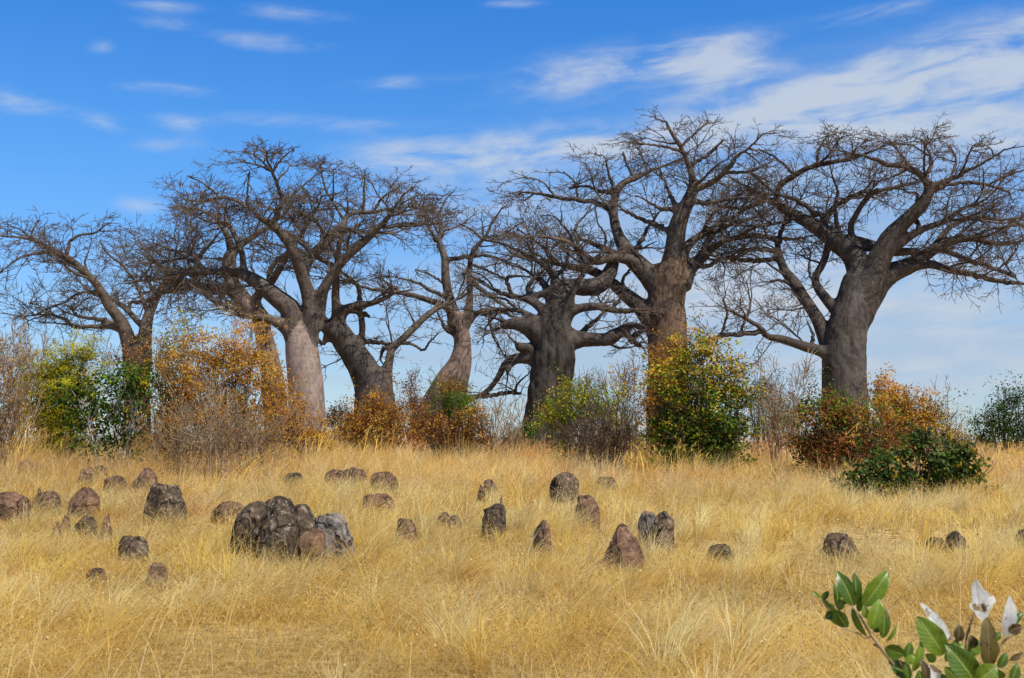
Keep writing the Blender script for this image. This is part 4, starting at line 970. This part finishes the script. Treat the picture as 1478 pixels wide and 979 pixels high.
shrub('shrub', 'orange brown shrub wrapped around the foot of the bright green bush', 'shrub', (648, 664), 46, [(632, 610, 30, 24), (680, 612, 28, 26), (655, 560, 18, 10), (610, 622, 20, 20), (668, 632, 44, 16)], 480, 15, 0.09, [(OR_D, 4), (OR_, 2), (BRN, 3)], [(BRN * 0.6, 3), (OR_D, 2)], 0.2, STEM_BROWN, 34, 0.03, 0.6, group=GS, split=0.3)
shrub('shrub', 'sparse bare grey shrub in the gap left of the old squat baobab', 'shrub', (730, 660), 46, [(728, 600, 30, 32), (745, 625, 30, 22), (700, 618, 22, 26)], 120, 1, 0.06, [(G_YL, 2), (Y_GO, 2)], None, 0.2, STEM_GREY, 34, 0.016, 0.9, group=GS, spread=0.9, twr=0.010)
shrub('shrub', 'small green bush at the left foot of the old squat baobab', 'shrub', (755, 660), 52, [(756, 628, 18, 16), (745, 636, 16, 12)], 110, 12, 0.1, [(G_MD, 4), (G_DK, 2), (G_BR, 1)], None, 0.2, STEM_BROWN, 12, 0.02, 0.4, group=GS)
shrub('shrub', 'airy yellow green shrub in front of the old squat baobab', 'shrub', (842, 672), 43, [(838, 575, 40, 30), (860, 595, 36, 34), (815, 605, 34, 26), (845, 560, 20, 18), (880, 618, 26, 30), (800, 600, 20, 16)], 700, 14, 0.09, [(G_YL, 5), (Y_GO, 2), (np.array([0.2, 0.3, 0.03]), 3)], [(G_YL * 0.7, 3), (G_MD, 2), (BRN, 2)], 0.2, STEM_BROWN, 44, 0.022, 0.8, group=GS, split=0.4)
shrub('shrub', 'bare brown stems crowded in front of the yellow green shrub', 'shrub', (872, 684), 37, [(870, 625, 36, 38), (895, 640, 24, 28)], 110, 3, 0.05, [(Y_GO * 0.8, 2), (BRN, 3)], None, 0.2, STEM_BROWN, 60, 0.014, 1.2, group=GS, spread=0.7, twr=0.009)
shrub('shrub', 'upright sapling with thin orange leaves left of the tallest trunk', 'shrub', (908, 668), 45, [(905, 535, 18, 30), (910, 570, 24, 34), (890, 550, 16, 24), (920, 605, 20, 26)], 190, 8, 0.075, [(OR_D, 4), (OR_, 2), (BRN, 3), (Y_GO, 1)], None, 0.17, STEM_BROWN, 26, 0.022, 0.8, group=GS)
shrub('shrub', 'orange leafed shrub climbing against the tallest baobab trunk', 'shrub', (950, 668), 50, [(952, 520, 20, 20), (955, 550, 24, 26), (945, 580, 18, 24), (970, 510, 16, 14)], 320, 15, 0.10, [(OR_, 4), (OR_D, 5), (RUSTL, 1)], None, 0.2, STEM_BROWN, 20, 0.03, 0.6, group=GS)
shrub('shrub', 'large dense bush, green below and gold above, in front of the tallest baobab', 'shrub', (1008, 690), 38.5, [(1012, 512, 34, 34), (1000, 550, 52, 46), (1048, 555, 36, 42), (1010, 600, 66, 44), (985, 630, 40, 36), (1040, 625, 48, 36), (1015, 655, 50, 20), (1070, 575, 18, 26), (962, 560, 22, 34)], 1700, 16, 0.088,
      [(Y_GO, 4), (G_YL, 4), (OR_D, 3), (G_MD, 3), (OR_, 2)], [(G_MD, 5), (G_DK, 4), (G_BR * 0.7, 2), (G_YL * 0.8, 1)], 0.15, STEM_BROWN, 50, 0.04, 0.5, group=GS, asp=0.65, split=0.48, shell=0.36)
shrub('shrub', 'dark grey green thorn tree far behind the large bush', 'shrub', (1105, 655), 70, [(1100, 560, 26, 24), (1118, 580, 18, 24), (1090, 595, 20, 26)], 230, 12, 0.13, [(GREYG, 3), (GREYG * 0.6, 3)], None, 0.34, STEM_BROWN, 18, 0.05, 0.7, group=GS, asp=0.3)
shrub('shrub', 'spindly sapling with few pinkish leaves right of the large bush', 'shrub', (1122, 672), 42, [(1110, 530, 26, 28), (1150, 540, 26, 26), (1130, 580, 40, 40), (1095, 560, 20, 26)], 150, 5, 0.07, [(np.array([0.4, 0.2, 0.1]), 3), (OR_D, 3), (np.array([0.45, 0.3, 0.2]), 2)], None, 0.16, STEM_GREY, 26, 0.022, 0.8, group=GS, twr=0.010)
shrub('shrub', 'olive and orange shrub low behind the spindly sapling', 'shrub', (1128, 665), 48, [(1125, 600, 34, 26), (1110, 622, 30, 20), (1150, 600, 20, 22)], 260, 10, 0.08, [(G_YL * 0.6, 3), (OR_D, 2), (GREYG, 3)], None, 0.22, STEM_BROWN, 24, 0.02, 0.6, group=GS)
shrub('shrub', 'bush with a green crest over rust red leaves below the rightmost baobab', 'shrub', (1212, 696), 36, [(1200, 585, 36, 28), (1235, 600, 44, 28), (1190, 620, 46, 38), (1235, 635, 52, 36), (1175, 645, 34, 28), (1270, 640, 36, 30), (1215, 660, 50, 24)], 1150, 15, 0.078,
      [(G_MD, 4), (G_BR * 0.8, 3), (G_YL * 0.7, 3), (RUSTL, 2)], [(RUSTL, 5), (BRN, 3), (OR_D, 2), (G_MD, 2)], 0.15, STEM_BROWN, 44, 0.035, 0.5, group=GS, asp=0.65, split=0.62, shell=0.38)
shrub('shrub', 'orange leafed shrub to the right of the rightmost baobab', 'shrub', (1295, 668), 43, [(1280, 570, 22, 26), (1305, 590, 36, 30), (1295, 615, 40, 30), (1330, 605, 24, 24)], 560, 16, 0.095, [(OR_, 4), (OR_D, 4), (Y_GO, 2)], [(OR_D, 3), (G_YL * 0.7, 2)], 0.18, STEM_BROWN, 28, 0.03, 0.6, group=GS, split=0.3)
shrub('shrub', 'thin yellow orange shrub with feathered twigs at its right end', 'shrub', (1350, 668), 43, [(1345, 610, 32, 24), (1370, 630, 30, 20), (1340, 585, 24, 16)], 290, 10, 0.07, [(Y_GO, 3), (OR_D, 3), (G_YL, 2)], None, 0.2, STEM_BROWN, 30, 0.018, 1.0, group=GS)
shrub('shrub', 'low broad leafed green shrub, nearest of those on the right', 'shrub', (1315, 728), 28.5, [(1340, 655, 34, 26), (1290, 662, 26, 24), (1375, 668, 26, 26), (1240, 690, 28, 20), (1305, 692, 50, 20), (1355, 690, 40, 20), (1328, 634, 18, 12), (1262, 668, 14, 14), (1390, 650, 12, 12), (1225, 705, 22, 10), (1395, 680, 20, 20)], 430, 11, 0.115, [(G_MD, 4), (G_DK, 3), (np.array([0.13, 0.19, 0.06]), 4), (Y_GO * 0.9, 0.8)], [(G_DK, 4), (G_MD, 2), (G_YL * 0.6, 1)], 0.13, STEM_BROWN, 40, 0.018, 0.4, group=GS, asp=0.62, split=0.35)
shrub('shrub', 'dark green bush at the right edge against the sky', 'shrub', (1452, 672), 48, [(1448, 590, 24, 26), (1470, 575, 26, 22), (1430, 612, 26, 18), (1465, 620, 46, 26), (1500, 600, 40, 40), (1420, 630, 18, 12)], 620, 14, 0.09, [(G_MD * 0.85, 4), (G_DK, 4), (G_BR * 0.5, 2)], [(G_DK, 4), (G_MD, 2)], 0.2, STEM_BROWN, 34, 0.03, 0.5, group=GS, asp=0.5, split=0.35)

# low scrub on the crest, seen in the gaps
SCR = [(np.array([0.16, 0.13, 0.05]), 3), (np.array([0.22, 0.15, 0.06]), 3), (GREYG, 2)]
for (px, w_, h_, lab) in [(125, 60, 26, 'low brown scrub behind the leafy shrub on the left'), (225, 40, 24, 'low brown scrub behind the tall golden tuft'), (575, 34, 16, 'low far scrub between the orange shrub and the reddish pointed one'),
                          (715, 34, 13, 'low far scrub behind the sparse bare shrub'), (915, 40, 22, 'low brown scrub behind the upright sapling'), (1165, 40, 20, 'low far scrub left of the rightmost trunk'), (1388, 30, 13, 'low far scrub in the gap left of the right edge bush')]:
    shrub('shrub', lab, 'shrub', (px, 655), 62 if px > 300 else 50, [(px, 640, w_, h_), (px - w_ * 0.5, 645, w_ * 0.5, h_ * 0.8), (px + w_ * 0.6, 644, w_ * 0.4, h_ * 0.7)], 170, 11, 0.11, SCR, None, 0.24, STEM_GREY, 30, 0.014, 0.8, group=GS, spread=0.8)

# ------------------------------------------------------------------ the broad-leaved sapling close to the camera
def veined(name, col_a, col_b, vein, blot=None, rough=0.42, trans=0.3):
    m, nt, out = new_mat(name)
    uv = N(nt, 'ShaderNodeAttribute', attribute_name='Col')      # r: across the blade 0..1, g: along it, b: per-leaf shade
    s = N(nt, 'ShaderNodeSeparateColor'); nt.links.new(uv.outputs['Color'], s.inputs[0])
    def mm(op, a, b=None):
        n = N(nt, 'ShaderNodeMath', operation=op)
        for k, v in enumerate((a, b)):
            if v is None: continue
            if isinstance(v, (int, float)): n.inputs[k].default_value = v
            else: nt.links.new(v, n.inputs[k])
        return n.outputs[0]
    across = mm('ABSOLUTE', mm('SUBTRACT', s.outputs[0], 0.5))
    side = mm('SINE', mm('MULTIPLY', mm('SUBTRACT', s.outputs[1], mm('MULTIPLY', across, 0.45)), 58.0))
    mid = ramp(nt, across, [(0.018, (1, 1, 1)), (0.05, (0, 0, 0))])
    sv = ramp(nt, side, [(0.86, (0, 0, 0)), (0.99, (0.45, 0.45, 0.45))])
    c = mixc(nt, s.outputs[2], col_a, col_b)
    n1 = noise_tex(nt, mapped(nt, (1, 1, 1)), 35, 4, 0.6)
    c = mixc(nt, 0.45, c, ramp(nt, n1, [(0.35, (0.6, 0.6, 0.55)), (0.62, (1.15, 1.15, 1.0))]), 'MULTIPLY')
    if blot:
        n2 = noise_tex(nt, mapped(nt, (1, 1, 1)), blot[1], 5, 0.6)
        c = mixc(nt, ramp(nt, n2, [(blot[2], (0, 0, 0)), (blot[2] + 0.04, (1, 1, 1))]), c, blot[0])
    c = mixc(nt, sv, c, vein); c = mixc(nt, mid, c, vein)
    p = N(nt, 'ShaderNodeBsdfPrincipled'); p.inputs['Roughness'].default_value = rough
    tr = N(nt, 'ShaderNodeBsdfTranslucent'); mx = N(nt, 'ShaderNodeMixShader'); mx.inputs[0].default_value = trans
    nt.links.new(c, p.inputs['Base Color']); nt.links.new(c, tr.inputs['Color'])
    b = N(nt, 'ShaderNodeBump'); b.inputs['Strength'].default_value = 0.5; b.inputs['Distance'].default_value = 0.003
    nt.links.new(sv, b.inputs['Height']); nt.links.new(b.outputs[0], p.inputs['Normal'])
    nt.links.new(p.outputs[0], mx.inputs[1]); nt.links.new(tr.outputs[0], mx.inputs[2]); nt.links.new(mx.outputs[0], out.inputs[0])
    return m
LEAF_G = veined('broad_leaf_green', (0.045, 0.105, 0.004), (0.20, 0.30, 0.018), (0.30, 0.36, 0.06), ((0.16, 0.15, 0.02), 18, 0.66), 0.36)
LEAF_BR = veined('broad_leaf_withered', (0.075, 0.05, 0.018), (0.16, 0.12, 0.02), (0.26, 0.16, 0.06), ((0.05, 0.025, 0.012), 40, 0.55))
LEAF_WH = veined('broad_leaf_bleached', (0.62, 0.61, 0.60), (0.84, 0.83, 0.80), (0.60, 0.54, 0.45), ((0.30, 0.19, 0.08), 26, 0.55), 0.7, 0.3)

PZ = (1128, 779, 1478 / 350)
def broad_leaf(bag, D0, bx, by, tx, ty, w, face=0.0, curl=0.25, shade=0.3, dD=0.0, fold=0.25, ragged=0.0, org=None, seed=0):
    """leaf from (bx,by) to (tx,ty) on survey sheet PZ; face: how far the blade is turned edge-on; dD: tip farther (+) or nearer (-)"""
    rg = np.random.default_rng(int(bx + ty * 3 + seed))
    b = at(PZ[0] + bx / PZ[2], PZ[1] + by / PZ[2], D0); t = at(PZ[0] + tx / PZ[2], PZ[1] + ty / PZ[2], D0 + dD)
    L = np.linalg.norm(t - b); ax = (t - b) / L
    view = unit((b - EYE)[None])[0]
    sd_ = np.cross(ax, view); sd_ /= np.linalg.norm(sd_); nm = np.cross(sd_, ax)
    if nm @ view > 0: nm = -nm
    sd2 = sd_ * math.cos(face) + nm * math.sin(face); nm2 = np.cross(sd2, ax)
    if nm2 @ view > 0: nm2 = -nm2
    w *= 0.9; half = w / 2 / PZ[2] * mpp(D0) / max(0.35, math.cos(face))
    nu, nv = 9, 15; V = []; C = []
    for j in range(nv):
        v = j / (nv - 1)
        prof = (math.sin(math.pi * min(1, v * 0.97 + 0.015) ** 0.85)) ** 0.72
        for i in range(nu):
            u = i / (nu - 1) * 2 - 1
            rag = 1 + (ragged + 0.10) * mnoise.noise((v * 4.3 + bx, u * 2.0, seed))
            p = b + ax * L * v + sd2 * half * prof * u * rag + nm2 * (half * fold * abs(u) * prof + L * curl * (v * (1 - v)) - L * curl * 0.5 * v**3
                + 0.10 * half * mnoise.noise((v * 5 + bx, u * 3, 1.7)) + 0.05 * half * math.sin(v * 40) * abs(u))
            V.append(p); C.append(((u + 1) / 2, v, shade))
    V = np.array(V)
    i = (np.arange(nv - 1)[:, None] * nu + np.arange(nu - 1)[None]).ravel()
    bag.add(V - (org if org is not None else 0), np.stack([i, i + 1, i + nu + 1, i + nu], -1), np.array(C))

def sapling():
    D0 = 3.8
    foot = at(1345, 900, D0); O = np.array([foot[0], D0, float(terrain(foot[0], D0))])
    root = thing('broadleaf_sapling', 'broad leafed green sapling with some bleached white leaves, close up at the lower right', 'sapling', O)
    def stem(bag, pts, n=14):
        W = []
        for (x, y, r, d) in pts:
            p = at(PZ[0] + x / PZ[2], PZ[1] + y / PZ[2], D0 + d) - O; W.append((*p, r / PZ[2] * mpp(D0)))
        q = catmull(W, n); bag.add(*tubes(q[None, :, :3], q[None, :, 3], 7))
    sb = Bag()
    g = (foot[2] - O[2])
    stem(sb, [(920, 3400, 22, 0), (900, 2200, 17, 0), (840, 1250, 12, 0), (740, 860, 9, 0), (625, 690, 9, -0.02), (545, 580, 8, -0.03), (480, 470, 7, -0.04), (405, 372, 5, -0.04)], 26)
    stem(sb, [(600, 660, 7, 0), (575, 645, 9, 0), (560, 640, 6, 0)], 5)
    stem(sb, [(548, 590, 6, -0.02), (510, 600, 5, 0), (470, 572, 5, 0), (390, 545, 4, 0), (330, 505, 4, 0), (280, 420, 3, 0), (235, 350, 3, 0)], 14)
    stem(sb, [(920, 2600, 14, 0.02), (1060, 1300, 11, 0.05), (1115, 850, 9, 0.05), (1125, 665, 8, 0.04), (1132, 575, 7, 0.04), (1180, 430, 5, 0.03), (1216, 295, 4, 0.03)], 20)
    stem(sb, [(1090, 1200, 9, 0.05), (1250, 850, 8, 0.08), (1335, 645, 6, 0.08), (1420, 575, 5, 0.08), (1475, 530, 4, 0.08)], 14)
    stem(sb, [(1130, 585, 5, 0.04), (1150, 550, 4, 0.03), (1140, 545, 3, 0.03)], 5)
    stem(sb, [(900, 1500, 8, -0.02), (850, 1000, 6, -0.03), (760, 830, 5, -0.03), (720, 740, 4, -0.03)], 9)
    link('stem', sb.mesh('stem'), STEM_GREY, root)
    fb = Bag()
    def G(*a, **k): broad_leaf(fb, D0 + k.pop('z', 0), *a, org=O, **k)
    G(440, 405, 345, 195, 105, face=0.3, shade=0.15, curl=0.3, z=-0.04, ragged=0.3); G(440, 400, 455, 205, 70, face=0.7, shade=0.0, z=-0.02)
    G(500, 405, 655, 190, 125, face=0.2, shade=0.7, fold=0.35, z=-0.03, ragged=0.15); G(490, 395, 545, 250, 50, face=0.6, shade=0.9, z=0.0)
    G(545, 545, 600, 365, 105, face=0.25, shade=1.0, fold=0.3, z=-0.06); G(520, 480, 500, 400, 50, shade=0.8, z=-0.05)
    G(615, 600, 630, 410, 72, face=0.5, shade=0.15, z=-0.03); G(560, 560, 640, 500, 60, shade=0.05, z=0.0)
    G(345, 415, 330, 265, 62, face=0.6, shade=0.1); G(350, 430, 372, 350, 55, shade=0.7, z=-0.02); G(330, 430, 400, 540, 95, face=0.35, shade=0.1, z=-0.03)
    G(325, 445, 265, 480, 62, shade=0.05, z=-0.01); G(310, 440, 325, 520, 40, face=0.5, shade=0.1); G(245, 365, 290, 315, 42, shade=0.1); G(235, 355, 185, 315, 26, face=0.4, shade=0.5)
    G(300, 430, 240, 340, 24, face=0.6, shade=0.9); G(320, 450, 300, 390, 34, shade=0.9, z=-0.02); G(430, 420, 512, 600, 46, face=0.5, shade=0.35, z=-0.03)
    G(400, 390, 350, 330, 60, face=0.2, shade=0.05, z=0.02); G(470, 440, 480, 320, 50, face=0.5, shade=0.25, z=0.02)
    G(632, 660, 755, 705, 100, face=0.25, shade=0.25, z=-0.05); G(755, 725, 790, 625, 62, face=0.3, shade=0.2, z=-0.03); G(800, 800, 862, 615, 58, face=0.55, shade=0.75, z=-0.04)
    G(770, 840, 660, 730, 100, face=0.3, shade=0.02, z=-0.01); G(760, 760, 810, 700, 60, shade=0.9, z=-0.05); G(640, 620, 710, 520, 26, face=0.6, shade=0.7, z=0.03); G(780, 850, 755, 740, 50, shade=0.3, z=-0.05)
    G(985, 700, 835, 475, 165, face=0.15, shade=0.75, fold=0.2, z=-0.03); G(1180, 870, 1010, 640, 175, face=0.25, shade=0.25, fold=0.3, z=-0.07); G(1190, 870, 1310, 770, 150, face=0.3, shade=0.7, z=-0.09)
    G(1000, 740, 1080, 610, 80, face=0.4, shade=0.2); G(1150, 700, 1200, 610, 90, face=0.3, shade=0.75, z=0.02); G(1060, 680, 1110, 640, 60, shade=0.8); G(1320, 780, 1375, 690, 60, face=0.4, shade=0.15); G(1290, 620, 1345, 560, 46, shade=0.35)
    G(1330, 860, 1300, 790, 100, shade=0.5, z=-0.05); G(1400, 860, 1440, 760, 70, face=0.4, shade=0.2, z=-0.04); G(930, 860, 880, 760, 70, face=0.5, shade=0.3); G(940, 740, 880, 700, 60, shade=1.0, z=-0.02); G(1080, 860, 1000, 780, 90, shade=0.4, z=-0.02)
    G(1200, 480, 1250, 375, 46, face=0.2, shade=0.6, z=0.0); G(1400, 520, 1470, 440, 50, shade=0.05, z=0.05); G(1000, 900, 960, 820, 110, shade=0.3, z=0.05); G(860, 930, 840, 800, 90, shade=0.2, z=0.04)
    link('leaves', fb.mesh('leaves'), LEAF_G, root)
    for (a, k) in [((1262, 780, 1258, 480, 120), dict(face=0.25, shade=0.9, fold=0.1, z=-0.04, ragged=0.2)), ((1078, 620, 1085, 520, 70), dict(face=0.2, shade=0.2)), ((1175, 660, 1155, 585, 70), dict(face=0.2, shade=0.5)),
                   ((1390, 735, 1478, 690, 40), dict(face=0.2, shade=0.6)), ((1380, 555, 1470, 530, 70), dict(face=0.3, shade=0.4)), ((890, 850, 855, 730, 56), dict(face=0.4, shade=0.2, z=-0.06)), ((1440, 860, 1420, 780, 40), dict(shade=0.6))]:
        b = Bag(); broad_leaf(b, D0 + k.pop('z', 0), *a, org=O, **k); link('withered_leaf', b.mesh('withered_leaf'), LEAF_BR, root)
    for (a, k) in [((1032, 610, 850, 385, 66), dict(face=0.35, shade=0.9, curl=0.05, fold=0.1, z=0.02, ragged=0.25)), ((1228, 490, 1180, 240, 105), dict(face=0.3, shade=0.7, curl=-0.1, fold=0.1, z=-0.02, ragged=0.8)),
                   ((1225, 430, 1300, 345, 62), dict(face=0.3, shade=0.9, fold=0.1, z=0.0, ragged=0.7)), ((1370, 590, 1405, 350, 92), dict(face=0.4, shade=0.0, fold=0.1, z=0.03, ragged=0.5)),
                   ((960, 850, 900, 765, 70), dict(face=0.2, shade=0.5, ragged=0.8, z=-0.05)), ]:
        b = Bag(); broad_leaf(b, D0 + k.pop('z', 0), *a, org=O, **k); lo_ = link('bleached_leaf', b.mesh('bleached_leaf'), LEAF_WH, root)
sapling()
# ------------------------------------------------------------------ camera, sun, sky
cd = bpy.data.cameras.new('camera'); cam = bpy.data.objects.new('camera', cd); COL.objects.link(cam)
cam.location = EYE; cam.rotation_euler = (math.radians(90) + PITCH, 0, 0)
cd.sensor_width = 36.0; cd.lens = 36.0 * F_PX / W_PX
cd.clip_start = 0.1; cd.clip_end = 9000
cd.dof.use_dof = True; cd.dof.focus_distance = 32.0; cd.dof.aperture_fstop = 8.0
SC.camera = cam

SUN_EL, SUN_AZ = math.radians(55), math.radians(137)
sd = np.array([math.sin(SUN_AZ) * math.cos(SUN_EL), math.cos(SUN_AZ) * math.cos(SUN_EL), math.sin(SUN_EL)])
ld = bpy.data.lights.new('sun', 'SUN'); ld.energy = 5.0; ld.angle = math.radians(0.5); ld.color = (1.0, 0.965, 0.89)
lo = bpy.data.objects.new('sun', ld); COL.objects.link(lo)
lo.rotation_euler = Vector(sd).to_track_quat('Z', 'Y').to_euler(); lo.location = (20, -20, 40)

wd = bpy.data.worlds.new('World'); SC.world = wd; wd.use_nodes = True
nt = wd.node_tree; nt.nodes.clear()
wo = N(nt, 'ShaderNodeOutputWorld'); bg = N(nt, 'ShaderNodeBackground'); bg.inputs['Strength'].default_value = SKY_STRENGTH
sky = N(nt, 'ShaderNodeTexSky', sky_type='NISHITA'); sky.sun_disc = False
sky.sun_elevation = SUN_EL; sky.sun_rotation = SUN_AZ; sky.altitude = 900; sky.air_density = 1.0; sky.dust_density = 0.5; sky.ozone_density = 3.0
tc = N(nt, 'ShaderNodeTexCoord'); sp = N(nt, 'ShaderNodeSeparateXYZ'); nt.links.new(tc.outputs['Generated'], sp.inputs[0])
def M(op, a, b=None, c=None):
    n = N(nt, 'ShaderNodeMath', operation=op)
    for k, v in enumerate((a, b, c)):
        if v is None: continue
        if isinstance(v, (int, float)): n.inputs[k].default_value = v
        else: nt.links.new(v, n.inputs[k])
    return n.outputs[0]
az = M('MULTIPLY', M('ARCTAN2', sp.outputs['X'], sp.outputs['Y']), 57.2958)       # degrees, clockwise from straight ahead
el = M('MULTIPLY', M('ARCSINE', sp.outputs['Z']), 57.2958)
# sky colour: the Nishita sky graded by elevation
gr = ramp(nt, M('DIVIDE', el, 90.0), SKY_RAMP)
skyc = mixc(nt, 1.0, sky.outputs[0], gr, 'MULTIPLY')
# thin streaked clouds; each bank: azimuth, elevation, half-width, half-height, tilt, weight
blobs = CLOUDS
tot = None
for (ca, ce, wa, we, tl, wt) in blobs:
    da = M('SUBTRACT', az, ca); de = M('SUBTRACT', el, ce)
    de = M('SUBTRACT', de, M('MULTIPLY', da, tl))
    q = M('ADD', M('POWER', M('ABSOLUTE', M('DIVIDE', da, wa)), 2.0), M('POWER', M('ABSOLUTE', M('DIVIDE', de, we)), 2.0))
    g = M('MULTIPLY', M('POWER', 2.718, M('MULTIPLY', q, -1.0)), wt)
    tot = g if tot is None else M('ADD', tot, g)
cv = N(nt, 'ShaderNodeCombineXYZ'); nt.links.new(M('MULTIPLY', az, 0.075), cv.inputs[0]); nt.links.new(M('SUBTRACT', M('MULTIPLY', el, 0.28), M('MULTIPLY', az, 0.02)), cv.inputs[1])
nA = N(nt, 'ShaderNodeTexNoise'); nA.inputs['Scale'].default_value = 3.0; nA.inputs['Detail'].default_value = 10; nA.inputs['Roughness'].default_value = 0.60; nA.inputs['Distortion'].default_value = 0.35
nt.links.new(cv.outputs[0], nA.inputs['Vector'])
dn = M('MULTIPLY', M('MINIMUM', tot, 1.15), M('ADD', M('MULTIPLY', M('SUBTRACT', nA.outputs['Fac'], 0.5), 3.0), 0.78))
mr = N(nt, 'ShaderNodeMapRange', interpolation_type='SMOOTHSTEP'); mr.inputs['From Min'].default_value = 0.10; mr.inputs['From Max'].default_value = 1.15
nt.links.new(dn, mr.inputs['Value'])
fac = M('MULTIPLY', mr.outputs[0], 0.8)
# pale haze banks low in the sky, thickest to the right
hz = None
for (ca, ce, wa, we, wt) in [(17, 5.0, 17, 4.6, 0.78), (12, 11.5, 12, 2.4, 0.5), (-14, 3.0, 20, 3.4, 0.34), (2, 6.0, 9, 4.4, 0.38), (19, 15.5, 9, 2.4, 0.35)]:
    q = M('ADD', M('POWER', M('ABSOLUTE', M('DIVIDE', M('SUBTRACT', az, ca), wa)), 2.0), M('POWER', M('ABSOLUTE', M('DIVIDE', M('SUBTRACT', el, ce), we)), 2.0))
    g = M('MULTIPLY', M('POWER', 2.718, M('MULTIPLY', q, -1.0)), wt)
    hz = g if hz is None else M('ADD', hz, g)
cv2 = N(nt, 'ShaderNodeCombineXYZ'); nt.links.new(M('MULTIPLY', az, 0.03), cv2.inputs[0]); nt.links.new(M('MULTIPLY', el, 0.42), cv2.inputs[1])
nB = N(nt, 'ShaderNodeTexNoise'); nB.inputs['Scale'].default_value = 2.2; nB.inputs['Detail'].default_value = 5; nB.inputs['Roughness'].default_value = 0.5
nt.links.new(cv2.outputs[0], nB.inputs['Vector'])
hzf = M('MULTIPLY', hz, M('ADD', M('MULTIPLY', M('SUBTRACT', nB.outputs['Fac'], 0.5), 2.4), 1.0)); hzf = M('MINIMUM', M('MAXIMUM', hzf, 0.0), 0.8)
skyc = mixc(nt, hzf, skyc, HAZE_COL)
nt.links.new(mixc(nt, fac, skyc, CLOUD_COL), bg.inputs['Color'])
nt.links.new(bg.outputs[0], wo.inputs[0])

SC.view_settings.view_transform = 'Standard'; SC.view_settings.look = 'None'
SC.view_settings.exposure = 0; SC.view_settings.gamma = 1
SC.render.engine = 'CYCLES'
SC.cycles.use_denoising = True
SC.cycles.max_bounces = 9; SC.cycles.diffuse_bounces = 8; SC.cycles.transmission_bounces = 8; SC.cycles.transparent_max_bounces = 4
SC.cycles.sample_clamp_indirect = 4
